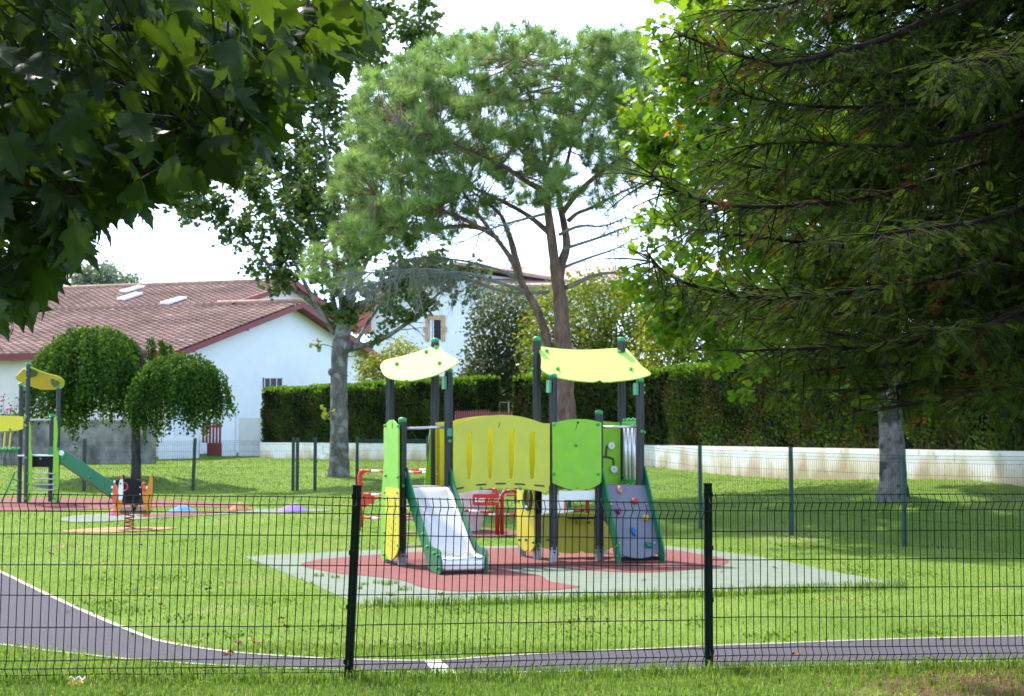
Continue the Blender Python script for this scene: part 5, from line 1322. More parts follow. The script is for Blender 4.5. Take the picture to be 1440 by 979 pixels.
LM = [limb_px([(481, 480), (489, 430), (493, 380), (500, 310), (508, 230), (516, 140), (520, 60), (522, 0)], td, [0, 0, 0, .1, .3, .5, .5, .5]),
      limb_px([(478, 492), (466, 462), (448, 436), (420, 412), (393, 392), (360, 350), (325, 312), (285, 285), (250, 270)], td, [0, 0, -.2, -.5, -.9, -1.2, -1.4, -1.6, -1.7]),
      limb_px([(486, 492), (512, 486), (535, 478), (562, 462), (590, 440), (618, 412), (645, 392)], td, [0, -.2, -.4, -.7, -.9, -1.1, -1.2]),
      limb_px([(480, 470), (466, 410), (452, 350), (432, 300), (402, 255), (365, 205), (330, 160)], td, [0, .2, .5, .8, 1.0, 1.2, 1.4]),
      limb_px([(484, 455), (474, 380), (466, 300), (458, 210), (450, 130), (445, 60), (440, 0)], td, [0, -.4, -.8, -1.0, -1.1, -1.2, -1.2]),
      limb_px([(488, 440), (510, 380), (538, 320), (562, 250), (580, 170), (588, 90), (590, 40)], td, [0, .4, .8, 1.1, 1.4, 1.4, 1.4]),
      limb_px([(500, 484), (520, 450), (545, 415), (570, 390), (610, 375)], td, [0, .6, 1.0, 1.4, 1.6]),
      limb_px([(470, 470), (440, 420), (410, 360), (385, 310), (362, 270), (340, 240)], td, [0, -.6, -1.2, -1.8, -2.2, -2.4]),
      limb_px([(466, 410), (440, 340), (425, 270), (415, 200), (410, 120), (405, 50)], td, [.2, .8, 1.2, 1.6, 2, 2.2])]
for l, r in zip(LM, (.15, .095, .105, .085, .09, .085, .065, .07, .055)): mb.tube(l, rough(taper(l, r, .02), .04), 8)
tw = twigs_from([LM[0]] + LM[3:6], 90, .3, .9, .02, .1, 1.0, .012, mb=mb) + twigs_from(LM[:1] + LM[3:6] + LM[8:], 225, .7, 1.7, .22, .25, .9, .020, mb=mb) + twigs_from([LM[1], LM[7]], 62, .5, 1.2, .3, .1, .9, .016, mb=mb) + twigs_from([LM[2], LM[6]], 58, .5, 1.2, .3, .15, .9, .018, mb=mb)
mb.build('trunk', M['bark_plane'], tr1)
pos, Rm, sz = leaves_on(tw, 13, .12, .175, LEAF5_V, LEAF5_F)
pxx = pos[:, 0] / pos[:, 1] * F + PCX; pyy = 625 - (pos[:, 2] - CAMZ) / pos[:, 1] * F
ok = ~inpoly(pxx, pyy, [(535, 470), (585, 446), (640, 428), (720, 420), (720, 560), (535, 560)]); pos, Rm, sz = pos[ok], Rm[ok], sz[ok]
crown('crown', tr1, pos, Rm, sz, LEAF5_V, LEAF5_F, M['leaf_plane'], rng.normal(.45, .22, len(pos)))
# pale shoots low on the trunk: a thin stem with leaves each
for x, y in [(462, 582), (447, 484), (506, 500)]:
    c = P(x, y, td - .3); r0 = P(476, y + 8, td - .1); q = c[None] + rng.normal(0, .10, (14, 3)); Rq = frames(rdir(14), norm(np.array([0, 0, 1.]) + rdir(14) * .6))
    sh = MB(); sh.tube([r0, (r0 + c) / 2 + [0, 0, .05], c], [.02, .014, .008], 4)
    for p in q: sh.tube([c, p], [.005, .003], 3, False)
    so_ = sh.build('shoot', M['bark_plane'], tr1)
    crown('leaf', so_, q, Rq, np.full(14, .16), LEAF5_V, LEAF5_F, M['leaf_plane'], rng.normal(1.0, .1, 14))

# ------------------------------------------------------------------ umbrella pine
M['bark_pine'] = mat_bark('pine_bark', (.085, .055, .046), (.27, .175, .14), 8, None, .3)
M['dead_twig'] = mat_plain('lichen_twig', (.20, .21, .19), .9, var=.25, scale=8)
M['needle'] = mat_leaf('pine_needle', [(0, (.17, .16, .10)), (.3, (.150, .230, .092)), (.65, (.195, .305, .115)), (1, (.26, .375, .15))], transl=.5, rough=.5, gloss=.3, tcol=(1.2, 1.2, .6))
pd = 35.0; pb_ = P(798, 668, pd); pb_[2] = tz(pb_[0], pd)
pine = thing('umbrella_pine', tuple(pb_), 'tall umbrella pine with reddish forked trunks and domed crown behind the play towers', 'tree')
mb = MB(); mb.smooth = True
t1 = limb_px([(799, 680), (798, 640), (796, 590), (793.5, 545), (792, 490), (789, 440), (785, 400), (780, 370), (775, 330), (770, 290), (767, 250), (765, 210)], pd, [0] * 7 + [-.1, -.2, -.3, -.4, -.5]); kk = [.33, .28, .235, .21, .185, .165, .15, .115, .10, .085, .06, .04]
mb.tube(t1, rough(list(np.interp(np.linspace(0, 11, len(t1)), range(12), kk)), .035), 14)
mb.ball(P(794, 452, pd - .14), .07, 6)
LP_ = [limb_px([(785, 398), (790, 370), (797, 345), (793, 315), (787, 285), (786, 262), (794, 240), (803, 205), (806, 170), (808, 120)], pd, [0, 0, .1, .2, .3, .3, .3, .3, .3, .3]),
       limb_px([(797, 600), (785, 540), (774, 500), (764, 460), (752, 430), (740, 410), (731, 392), (722, 370), (709, 350), (690, 325), (668, 295), (645, 260), (620, 215)], pd, [0, 0, 0, -.1, -.2, -.3, -.4, -.5, -.6, -.8, -1, -1.2, -1.4]),
       limb_px([(731, 390), (722, 350), (712, 320), (702, 300), (680, 282), (655, 262)], pd, [-.4, -.3, -.2, 0, .3, .6]),
       limb_px([(794, 405), (815, 396), (832, 388), (860, 384), (900, 385)], pd, [0, .2, .3, .5, .6]),
       limb_px([(800, 310), (812, 300), (830, 293), (850, 283), (871, 272), (900, 258), (920, 240)], pd, [.2, .4, .5, .7, .9, 1.0, 1.1]),
       limb_px([(792, 298), (812, 272), (838, 248), (862, 230), (885, 210), (905, 180), (912, 150)], pd, [.3, .0, -.2, -.4, -.6, -.8, -.9]),
       limb_px([(786, 262), (770, 250), (750, 230), (725, 205), (700, 190), (670, 170)], pd, [.3, .7, 1.0, 1.4, 1.8, 2.0]),
       limb_px([(768, 270), (740, 255), (705, 232), (660, 210), (610, 190), (560, 170)], pd, [-.3, -.7, -1.2, -1.8, -2.2, -2.5]),
       limb_px([(775, 330), (745, 305), (710, 285), (660, 262), (600, 240), (545, 225)], pd, [-.2, .4, 1.0, 1.5, 2.0, 2.2]),
       limb_px([(700, 335), (660, 312), (620, 296), (575, 285), (530, 275)], pd, [-.7, -1, -1.3, -1.5, -1.8]),
       limb_px([(690, 325), (655, 318), (600, 322), (550, 320), (505, 315), (470, 330), (452, 355)], pd, [-.8, -.6, -.4, -.2, 0, 0, 0]),
       limb_px([(765, 210), (755, 170), (740, 120), (730, 80)], pd, [-.5, -.8, -1.2, -1.6]),
       limb_px([(808, 190), (830, 150), (850, 110), (862, 70)], pd, [.3, .1, -.4, -.8]),
       limb_px([(767, 240), (785, 190), (800, 130), (795, 75)], pd, [-.4, .8, 1.6, 2.0])]
for l, r in zip(LP_, (.12, .135, .085, .06, .055, .07, .06, .075, .07, .06, .06, .05, .05, .05)): mb.tube(l, rough(taper(l, r, .016, .8), .04), 8)
# tufts fill a dome; each tuft cluster hangs on a twig that starts at the nearest limb
limbpts = np.concatenate([np.array(l)[len(l) // 3:] for l in LP_] + [np.array(t1)[-16:]])
DOME = [(492, 320), (476, 330), (470, 280), (482, 215), (497, 150), (512, 108), (545, 97), (580, 76), (630, 62), (680, 50), (730, 36), (760, 38), (795, 50), (830, 42), (865, 44), (900, 58), (922, 84), (926, 130), (915, 180), (905, 215), (880, 200), (845, 180), (800, 190), (765, 200), (735, 205), (700, 235), (665, 270), (620, 300), (570, 318), (525, 330)]
cl = inpx(DOME, 520, pd - 2.6, pd + 2.6)
low = inpx([(440, 395), (430, 365), (448, 345), (490, 330), (520, 345), (520, 400), (480, 410)], 16, pd - .8, pd + .6)
low2 = inpx([(560, 300), (700, 220), (760, 230), (700, 300), (620, 340), (560, 345)], 26, pd - 2, pd + 2)
low3 = inpx([(690, 205), (800, 185), (900, 175), (912, 250), (870, 300), (800, 290), (720, 290)], 70, pd - 2.2, pd + 2.2); low4 = inpx([(478, 300), (640, 290), (640, 350), (560, 360), (480, 350)], 26, pd - 1.8, pd + 1.6)
cl = np.concatenate([cl, low, low2, low3, low4])
# thin the underside: keep it a hollow umbrella
for c in cl:
    j = np.argmin(((limbpts - c) ** 2).sum(1) + rng.uniform(0, .4)); p = limbpts[j]; m = (p + c) / 2 + np.array([0, 0, -.08]) + rng.normal(0, .06, 3)
    ln_ = np.linalg.norm(c - p); mb.tube([p, m, c], [.018, .012, .007], 4, False)
mb.build('trunk', M['bark_pine'], pine)
nb = 44; a = rng.uniform(0, 6.28, nb); el = rng.uniform(.25, 1.45, nb)
BL = []
for i in range(nb):
    d = np.array([math.cos(a[i]) * math.cos(el[i]), math.sin(a[i]) * math.cos(el[i]), math.sin(el[i])]); s = norm(np.cross(d, [0.3, .2, 1.0])); o = d * .15 + np.array([0, 0, -.25 * (i % 5) / 5])
    w = .030; BL += [o - s * w, o + s * w, o + d * rng.uniform(.75, 1.05)]
TUF_V = np.array(BL); TUF_F = np.arange(nb * 3).reshape(-1, 3)
pos = np.repeat(cl, 5, 0) + rng.normal(0, .125, (len(cl) * 5, 3)) * np.array([1.1, 1.1, .7]); n = len(pos)
upv = norm(np.array([0, 0, 1.0]) + rdir(n) * .45)
Rm = frames(norm(rdir(n)), upv)
tint = np.repeat(rng.normal(.55, .16, len(cl)), 5) + rng.normal(0, .10, n)
V, Fc = scatter(TUF_V, TUF_F, pos, Rm, rng.uniform(.20, .34, n)); np_mesh('crown', V, Fc, M['needle'], np.repeat(np.clip(tint, 0, 1), nb), pine)
# grey dead twigs under the crown
dl = [limb_px([(772, 410), (740, 413), (700, 408), (665, 395), (630, 382), (590, 378), (545, 382), (490, 385)], pd, [0, -.3, -.6, -.9, -1.1, -1.3, -1.5, -1.8]),
      limb_px([(740, 410), (702, 398), (655, 384), (610, 384), (560, 392), (520, 400)], pd, [-.3, -.8, -1.0, -1.2, -1.4, -1.6]),
      limb_px([(735, 394), (690, 376), (645, 366), (600, 362), (560, 366)], pd, [-.4, 0, .3, .5, .7]),
      limb_px([(795, 375), (830, 362), (865, 350), (905, 330)], pd, [0, .3, .5, .8]), limb_px([(793, 350), (840, 335), (880, 320), (905, 312)], pd, [0, -.3, -.5, -.6]),
      limb_px([(800, 405), (840, 386), (880, 384), (920, 390)], pd, [0, -.4, -.8, -1]), limb_px([(770, 300), (730, 310), (690, 322), (650, 340)], pd, [-.3, -.8, -1.2, -1.4]),
      limb_px([(787, 330), (815, 318), (850, 318), (880, 305)], pd, [0, -.5, -.8, -1])]
mb = MB()
for l in dl: mb.tube(l, taper(l, .04, .01), 6)
twigs_from(dl[:3], 230, .35, 1.0, .25, -.55, .75, .011, mb=mb, sub=3); twigs_from(dl[3:], 110, .3, .8, .25, -.2, .8, .010, mb=mb, sub=3)
twigs_from([l for l in LP_[1:10]], 420, .3, .9, .3, -.25, .9, .009, mb=mb, sub=2)
mb.build('dead_branch', M['dead_twig'], pine)

# ------------------------------------------------------------------ weeping tree
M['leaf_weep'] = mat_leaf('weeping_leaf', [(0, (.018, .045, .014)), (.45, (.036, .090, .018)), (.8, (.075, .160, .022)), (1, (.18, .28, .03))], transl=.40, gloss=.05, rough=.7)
wb = G(191, 673); wd = wb[1]
wt = thing('weeping_tree', tuple(wb), 'small weeping tree with dense mop-like dark green crown in two lobes beside the toddler tower', 'tree')
mb = MB(); mb.smooth = True
tk = limb_px([(191, 676), (191.5, 650), (191, 615), (192, 570), (193, 535)], wd); mb.tube(tk, rough(taper(tk, .15, .11)), 10)
M['bark_dark'] = mat_bark('dark_bark', (.030, .026, .024), (.085, .075, .068), 9)
for q, do in [([(192, 560), (165, 520), (135, 485)], -.5), ([(193, 545), (215, 525), (245, 512)], -1.0), ([(193, 540), (200, 500), (190, 480)], .8), ([(192, 555), (130, 520), (100, 495)], .5), ([(192, 550), (240, 535), (280, 530)], .3)]:
    l = limb_px(q, wd, [0, do * .5, do]); mb.tube(l, taper(l, .08, .03), 6)
mb.build('trunk', M['bark_dark'], wt)
P_, D_, TB_ = [], [], []
def lobe(cx, cy, rx, ytop, ybot, dep, ns, doff):
    c = P(cx, cy, wd + doff); k = wd / F; RX = rx * k; H = (cy - ytop) * k
    nbun = ns // 8
    for q in range(nbun):
        a0 = rng.uniform(0, 6.283); u0 = math.sqrt(rng.uniform()); hk = rng.uniform(.91, 1.05); drop = rng.uniform(.25, 1.0) if u0 < .7 else rng.uniform(.55, 1.12); gap = rng.uniform() < .05
        if gap: continue
        for _ in range(9):
            a = a0 + rng.normal(0, .13) / max(.3, u0); u = min(1.05, max(0, u0 + rng.normal(0, .07))); ra = RX * u * (1 + .10 * math.sin(3 * a + cx) + .06 * math.sin(7 * a))
            z = c[2] + H * math.sqrt(max(0, 1 - min(1, u) ** 2.2)) * hk * rng.uniform(.95, 1.03)
            x = c[0] + ra * math.cos(a); y = c[1] + ra * math.sin(a) * dep
            zmin = P(0, ybot, wd + doff)[2] + .14 * math.sin(3 * a + cx) + .16 * math.sin(8 * a) + rng.normal(0, .1)
            ln_ = drop * max(.3, z - zmin) * rng.uniform(.8, 1.1); m = int(ln_ / .05)
            for j in range(m):
                f = j / max(m, 1)
                P_.append((x + .16 * math.cos(a) * math.sin(f * 2.3) + rng.normal(0, .03), y + .16 * math.sin(a) * math.sin(f * 2.3) + rng.normal(0, .03), z - ln_ * f + .06 * math.sin(min(1, 5 * f) * 3.14) + rng.normal(0, .02)))
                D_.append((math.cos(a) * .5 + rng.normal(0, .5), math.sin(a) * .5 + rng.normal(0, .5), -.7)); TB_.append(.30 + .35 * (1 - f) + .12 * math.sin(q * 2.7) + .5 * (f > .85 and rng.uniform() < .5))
lobe(130, 535, 80, 460, 597, .95, 900, .2); lobe(254, 558, 61, 498, 603, .95, 560, -1.2); lobe(214, 500, 26, 474, 560, .8, 70, 1.6)
pos = np.array(P_); n = len(pos); yd = norm(np.array(D_)); Rm = frames(yd, norm(np.array([0, 0, .7]) + rdir(n) * .7))
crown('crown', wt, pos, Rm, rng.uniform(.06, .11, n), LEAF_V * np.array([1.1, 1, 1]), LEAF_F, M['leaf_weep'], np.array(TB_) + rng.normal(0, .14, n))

# ------------------------------------------------------------------ tulip tree on the right
M['leaf_tulip'] = mat_leaf('tulip_leaf', [(0, (.045, .10, .012)), (.4, (.085, .19, .015)), (.75, (.15, .28, .018)), (.93, (.24, .32, .02)), (.97, (.45, .30, .03)), (1, (.48, .20, .03))], transl=.5, gloss=.22)
M['bark_grey'] = mat_bark('grey_bark', (.085, .075, .070), (.21, .19, .18), 9, (.05, .045, .045), .6)
ub = G(1255, 701); ud = ub[1]
ut = thing('tulip_tree', tuple(ub), 'large broadleaf tree with thick grey trunk and yellow-green crown, right by the far fence', 'tree')
mb = MB(); mb.smooth = True
tk = limb_px([(1256, 712), (1256, 700), (1256, 680), (1255, 640), (1253, 600), (1251, 560), (1250, 500), (1248, 420), (1245, 320), (1240, 200), (1238, 60), (1236, -60)], ud); kk = [.36, .30, .245, .225, .215, .205, .19, .17, .15, .12, .09, .05]
mb.tube(tk, rough(list(np.interp(np.linspace(0, 11, len(tk)), range(12), kk)), .02), 16)
UL = [limb_px([(1249, 470), (1190, 420), (1110, 370), (1040, 330), (980, 300)], ud, [0, -.5, -1, -1.4, -1.6]), limb_px([(1247, 400), (1180, 330), (1100, 270), (1020, 230), (950, 200)], ud, [0, .5, 1, 1.4, 1.6]),
      limb_px([(1245, 320), (1180, 240), (1100, 170), (1030, 120), (965, 90)], ud, [0, -.5, -1, -1.2, -1.4]), limb_px([(1242, 240), (1190, 150), (1120, 70), (1050, 10), (990, -40)], ud, [0, .5, 1, 1.2, 1.4]),
      limb_px([(1249, 450), (1300, 400), (1370, 350), (1450, 310)], ud, [0, 0, 0, 0]), limb_px([(1245, 330), (1310, 250), (1390, 180), (1480, 120)], ud, [0, -1, -1.5, -2]), limb_px([(1242, 240), (1300, 150), (1370, 60), (1440, -40)], ud, [0, 1, 1.5, 2]),
      limb_px([(1247, 420), (1230, 350), (1190, 280), (1160, 200)], ud, [0, -1.5, -2.5, -3]), limb_px([(1247, 420), (1260, 350), (1230, 280), (1210, 200)], ud, [0, 1.5, 2.5, 3]), limb_px([(1250, 490), (1160, 470), (1080, 450), (1000, 430), (935, 420)], ud, [0, .6, 1.2, 1.6, 2])]
for l in UL: mb.tube(l, rough(taper(l, .10, .02)), 8)
tw = twigs_from(UL + [tk[30:]], 560, .7, 1.9, .2, .15, 1.0, .018, mb=mb, sub=2)
mb.build('trunk', M['bark_grey'], ut)
pos, Rm, sz = leaves_on(tw, 13, .11, .17, LEAF5_V, LEAF5_F)
crown('crown', ut, pos, Rm, sz, LEAF5_V, LEAF5_F, M['leaf_tulip'], rng.normal(.57, .155, len(pos)))

# ------------------------------------------------------------------ garden trees behind the hedge
M['leaf_yel'] = mat_leaf('garden_leaf_yellow', [(0, (.055, .085, .012)), (.5, (.125, .185, .018)), (1, (.24, .28, .03))], transl=.45, gloss=.25)
M['leaf_olv'] = mat_leaf('garden_leaf_olive', [(0, (.022, .040, .016)), (.5, (.050, .080, .025)), (.85, (.10, .13, .04)), (1, (.20, .15, .05))], transl=.35, gloss=.4)
M['leaf_drk'] = mat_leaf('garden_leaf_dark', [(0, (.012, .028, .008)), (.5, (.026, .055, .012)), (1, (.06, .11, .02))], transl=.3, gloss=.3)
def garden_tree(px, d, poly, dep, label, mat, nl, size, nlimb=8, name='garden_tree', tintm=.5, bark=None, cat='tree', ybase=None):
    x0 = P(px, 600, d)[0]; base = np.array([x0, d, tz(x0, d)]); root = thing(name, tuple(base), label, cat)
    mb = MB(); mb.smooth = True
    poly = np.array(poly, float); top = poly[:, 1].min(); bot = poly[:, 1].max()
    tips = inpx(poly, nlimb * 5, d - dep, d + dep); mid = P(px, bot - .25 * (bot - top), d)
    mb.tube([base - ZZ * .1, (base + mid) / 2 + [.05, 0, 0], mid], [.14, .11, .10], 8)
    tw = []
    for i in range(nlimb):
        t_ = tips[i * 5:(i + 1) * 5]; hub = t_.mean(0) * .5 + mid * .5
        l = catmull([mid, mid * .55 + hub * .45 + [0, 0, .1], hub], 3, False); mb.tube(l, taper(l, .07, .04), 6)
        for q in t_:
            m = hub * .45 + q * .55 + [0, 0, .12]; mb.tube([hub, m, q], [.035, .022, .01], 5, False); tw.append(np.array([hub, hub * .6 + m * .4, m, m * .4 + q * .6, q]))
    mb.build('trunk', bark or M['bark_grey'], root)
    cen = inpx(poly, nl // 14, d - dep, d + dep)
    pos = np.repeat(cen, 14, 0) + rng.normal(0, .16 * max(1, size / .1), (len(cen) * 14, 3)); n = len(pos)
    yd = norm(rdir(n) + np.array([0, 0, -.4])); Rm = frames(yd, norm(np.array([0, 0, 1.]) + rdir(n) * .7))
    tn = np.repeat(rng.normal(tintm, .14, len(cen)), 14) + rng.normal(0, .14, n)
    crown('crown', root, pos, Rm, size * rng.uniform(.7, 1.3, n), LEAF_V * np.array([1.2, 1, 1]), LEAF_F, mat, tn)
    return root
garden_tree(852, 57, [(735, 470), (745, 430), (770, 410), (800, 395), (840, 388), (880, 392), (905, 405), (925, 440), (930, 500), (925, 540), (760, 545), (735, 520)], 2.2, 'yellow-green garden tree with thin dark branches behind the hedge and the right play roof', M['leaf_yel'], 11000, .13, 9)
garden_tree(950, 53, [(900, 470), (905, 430), (930, 405), (970, 400), (1010, 420), (1045, 460), (1060, 520), (1040, 545), (905, 540)], 2.0, 'yellow-green garden tree behind the hedge, between the play tower and the conifer', M['leaf_yel'], 8000, .13, 8, tintm=.62)
garden_tree(700, 60, [(652, 520), (665, 470), (668, 430), (690, 415), (720, 412), (748, 425), (760, 470), (755, 540), (735, 600), (690, 600), (665, 560)], 1.6, 'grey-green leafy tree standing in the gap between the two hedges', M['leaf_olv'], 9000, .13, 8, tintm=.5)
garden_tree(690, 66, [(620, 610), (625, 545), (660, 530), (720, 525), (770, 540), (770, 610)], 1.2, 'dark evergreen shrub filling the gap behind the red pickets', M['leaf_drk'], 9000, .14, 6, name='garden_shrub', tintm=.25, cat='shrub')
garden_tree(545, 72, [(500, 545), (503, 515), (520, 505), (545, 490), (570, 478), (592, 490), (606, 520), (600, 545)], 1.2, 'yellow-green shrub above the hedge below the second house', M['leaf_yel'], 4500, .12, 5, name='garden_shrub', tintm=.75, cat='shrub')
garden_tree(1130, 46, [(1040, 540), (1050, 440), (1090, 390), (1150, 370), (1220, 380), (1260, 430), (1265, 530), (1200, 560), (1060, 560)], 2.5, 'mid green tree behind the hedge, screened by the conifer branches', M['leaf_tulip'], 9000, .16, 8, tintm=.35)
garden_tree(1400, 42, [(1260, 540), (1280, 430), (1340, 370), (1420, 360), (1520, 400), (1560, 560), (1300, 580)], 2.5, 'dark green tree behind the hedge at the right edge', M['leaf_drk'], 9000, .16, 8, tintm=.6)
garden_tree(135, 190, [(98, 400), (102, 384), (118, 378), (130, 380), (146, 372), (158, 376), (166, 398), (160, 420), (100, 420)], 2.5, 'hazy blue-green trees far off above the roof ridge', mat_leaf('far_leaf', [(0, (.10, .15, .12)), (1, (.19, .25, .18))], transl=.3), 5000, .35, 6, name='distant_tree')  # distance haze is put into the pale blue-green leaf colour
garden_tree(181, 190, [(172, 400), (176, 393), (182, 389.5), (190, 395), (192, 404), (174, 406)], 1.2, 'tiny distant tree top just showing over the tiled ridge', bpy.data.materials['far_leaf'], 900, .3, 4, name='distant_tree')
# rose bush by the dark wall
rb = P(15, 600, 58.5); rz = tz(rb[0], 58.5); rose = thing('rose_bush', (rb[0], 58.5, rz), 'thin rose bush with pink flowers in front of the cream wall at the far left', 'bush')
mb = MB(); st = []
for x, y in [(4, 556), (10, 575), (17, 575), (25, 562), (-4, 570), (30, 580), (-10, 560), (21, 558)]:
    b0 = np.array([rb[0] + rng.normal(0, .15), 58.5, rz]); e0 = P(x, y, 58.5 + rng.normal(0, .2)); l = [b0, (b0 + e0) / 2 + rng.normal(0, .1, 3), e0]; mb.tube(l, [.02, .014, .008], 4); st.append(np.array([l[0] * .4 + l[1] * .6, l[1], (l[1] + l[2]) / 2, (l[1] + l[2]) / 2, l[2]]))
mb.build('stem', M['bark_plane'], rose)
pos, Rm, sz = leaves_on(st, 34, .12, .10, LEAF_V, LEAF_F); crown('foliage', rose, pos, Rm, sz, LEAF_V, LEAF_F, M['leaf_weep'], rng.normal(.5, .2, len(pos)))
M['pink'] = mat_plain('pink_petal', (.62, .12, .24), .6, var=.2, scale=30)
for x, y in [(4, 563), (10, 576), (15, 575), (-6, 568), (26, 571)]:
    mb = MB(); mb.ball(P(x, y, 58.3), .06, 8, (1, 1, .8)); mb.ball(P(x, y, 58.3) + [.03, -.02, .02], .045, 6); mb.build('flower', M['pink'], rose)

# ------------------------------------------------------------------ near plane-tree foliage, upper left
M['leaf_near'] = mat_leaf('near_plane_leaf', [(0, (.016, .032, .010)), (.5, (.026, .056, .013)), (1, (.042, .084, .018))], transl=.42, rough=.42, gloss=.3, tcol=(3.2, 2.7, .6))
half = [(0, 0), (.10, -.05), (.22, -.02), (.38, .02), (.52, .14), (.40, .21), (.40, .27), (.30, .33), (.38, .43), (.50, .50), (.47, .56), (.62, .74), (.44, .71), (.40, .66), (.34, .66), (.22, .58), (.24, .70), (.17, .76), (.16, .86), (.08, .93), (0, 1.12)]
ribs = [(0, .86), (0, .62), (0, .42), (0, .22)]
loop = half + ribs
tri = tessellate_polygon([[Vector((x, y, 0)) for x, y in loop]])
def near_leaf(curl, side, twist, hi):
    V2 = [np.array([x, y]) for x, y in loop]; T2 = [tuple(t) for t in tri]
    if hi:
        for _ in range(1):
            mid = {}; nT = []
            def mp(i, j):
                k = (min(i, j), max(i, j))
                if k not in mid: V2.append((V2[i] + V2[j]) / 2); mid[k] = len(V2) - 1
                return mid[k]
            for t in T2:
                p, q, r = mp(t[0], t[1]), mp(t[1], t[2]), mp(t[2], t[0]); nT += [(t[0], p, r), (p, t[1], q), (r, q, t[2]), (p, q, r)]
            T2 = nT
    LV, LF = [], []
    for sgn in (1, -1):
        b = len(LV)
        for x, y in V2:
            th = math.atan2(y + .02, x + 1e-6); rr = math.hypot(x, y)
            z = .34 * x - side * x * x - curl * max(0, y - .15) ** 2 + .028 * rr * abs(math.sin(3.0 * (th - .08))) * 2 + .03 * math.sin(8 * y + 5 * x * sgn + 9 * curl) + twist * sgn * x * y
            LV.append((sgn * x * .92, y - .25 * curl * max(0, y - .5) ** 2, z))
        for t in T2:
            pa, pb2, pc = (V2[i] for i in t); ar = (pb2[0] - pa[0]) * (pc[1] - pa[1]) - (pb2[1] - pa[1]) * (pc[0] - pa[0])
            if (ar < 0) == (sgn > 0): t = t[::-1]
            LF.append(tuple(i + b for i in t))
    st_ = len(LV); LV += [(-.010, 0, 0), (.010, 0, 0), (.008, -.42, .12), (-.008, -.42, .12)]; LF += [(st_, st_ + 1, st_ + 2), (st_, st_ + 2, st_ + 3)]
    return np.array(LV), np.array(LF)
LV, LF = near_leaf(.3, .55, 0, False)
LHI = [near_leaf(.25, .5, .1, True), near_leaf(.75, .9, -.25, True), near_leaf(.5, 1.3, .3, True), near_leaf(.05, .25, -.1, True)]
nt_ = thing('plane_tree', (-4.6, 6.2, 0), 'overhanging near tree with big lobed leaves in deep shade, filling the upper left corner', 'tree')
mb = MB(); mb.smooth = True
mb.tube([(-4.6, 6.2, -.1), (-4.6, 6.2, 1.2), (-4.5, 6.1, 2.6), (-4.3, 6.0, 4.0), (-4.0, 6.0, 5.6)], [.30, .24, .22, .18, .10], 12)
NB = []
for q, d0, d1 in [([(-1400, 80), (-600, 20), (-100, 30), (200, 40), (360, 60), (455, 92)], 6.0, 4.6), ([(-1300, -100), (-500, -150), (0, -120), (300, -60), (450, -20), (530, 20)], 6.1, 4.9),
                  ([(-1400, 250), (-600, 140), (-200, 130), (60, 150), (220, 180), (330, 205)], 6.1, 4.3), ([(-1350, 330), (-700, 250), (-300, 230), (-60, 240), (80, 280), (150, 320)], 6.0, 4.4),
                  ([(-1300, 420), (-700, 380), (-300, 340), (-120, 360), (-20, 400), (30, 440)], 5.9, 4.5), ([(-1200, -200), (-700, -300), (-200, -330), (100, -260), (260, -150)], 6.2, 5.4), ([(-1250, 200), (-700, 60), (-250, -20), (50, 60), (200, 110)], 6.2, 5.5)]:
    l = catmull([P(x, y, d0 + (d1 - d0) * k / (len(q) - 1)) for k, (x, y) in enumerate(q)], 5, False); NB.append(l); mb.tube(l, taper(l, .030, .004), 7)
POLY = [(-200, -200), (0, -200), (150, -110), (300, -40), (400, -15), (535, -5), (497, 30), (455, 78), (415, 100), (388, 140), (372, 178), (352, 205), (318, 222), (280, 205), (240, 232), (205, 250), (172, 275), (140, 290), (112, 305), (96, 330), (78, 360), (50, 385), (20, 420), (-60, 450), (-200, 470)]
pos = inpx(POLY, 1700, 4.0, 6.6)
edge = []   # sprays of leaves that make the ragged outline
for x, y, m in [(500, 32, 6), (470, 70, 7), (420, 108, 8), (392, 150, 8), (355, 195, 8), (300, 215, 7), (250, 235, 7), (205, 258, 7), (150, 280, 8), (110, 320, 7), (80, 365, 7), (35, 400, 8), (10, 425, 7), (340, 110, 6), (280, 160, 6), (180, 200, 6), (60, 300, 7)]:
    x -= 12; y -= 10; edge.append(inpx([(x - 48, y - 36), (x + 22, y - 30), (x + 22, y + 14), (x - 42, y + 22)], int(m * 1.9), 4.1, 5.0))
edge = np.concatenate(edge)
# rest of the crown; unseen leaves overhead and behind added to block sky light
nb2 = 2600; bx = np.column_stack([rng.uniform(-6.5, -1.7, nb2), rng.uniform(4.0, 9.0, nb2), rng.uniform(2.7, 6.0, nb2)])
pxx = bx[:, 0] / bx[:, 1] * F + PCX; pyy = 625 - (bx[:, 2] - CAMZ) / bx[:, 1] * F
keep = ~((pxx > -60) & (pyy > -150)); bx = bx[keep]
nb3 = 2600; cx_ = np.column_stack([rng.uniform(-6.5, 1.6, nb3), rng.uniform(-5, 4.4, nb3), rng.uniform(2.9, 5.6, nb3)])  # unseen leaf mass overhead, added to darken the leaf fronts
oy = np.maximum(cx_[:, 1], .3); inside = (625 - (cx_[:, 2] - CAMZ) / oy * F > -220) & (cx_[:, 1] > .3); cx_ = cx_[~inside]
nb4 = 2600; c4 = np.concatenate([np.column_stack([rng.uniform(-7, 3.5, nb4), rng.uniform(-6.5, -1.2, nb4), rng.uniform(.9, 5.2, nb4)]), np.column_stack([rng.uniform(-6.5, -2.6, 1500), rng.uniform(-2, 3.6, 1500), rng.uniform(.9, 4.5, 1500)])])  # unseen leaf mass behind and beside the camera, added to cut sky fill
pos_all = np.concatenate([pos, edge, bx, cx_, c4]); n = len(pos_all)
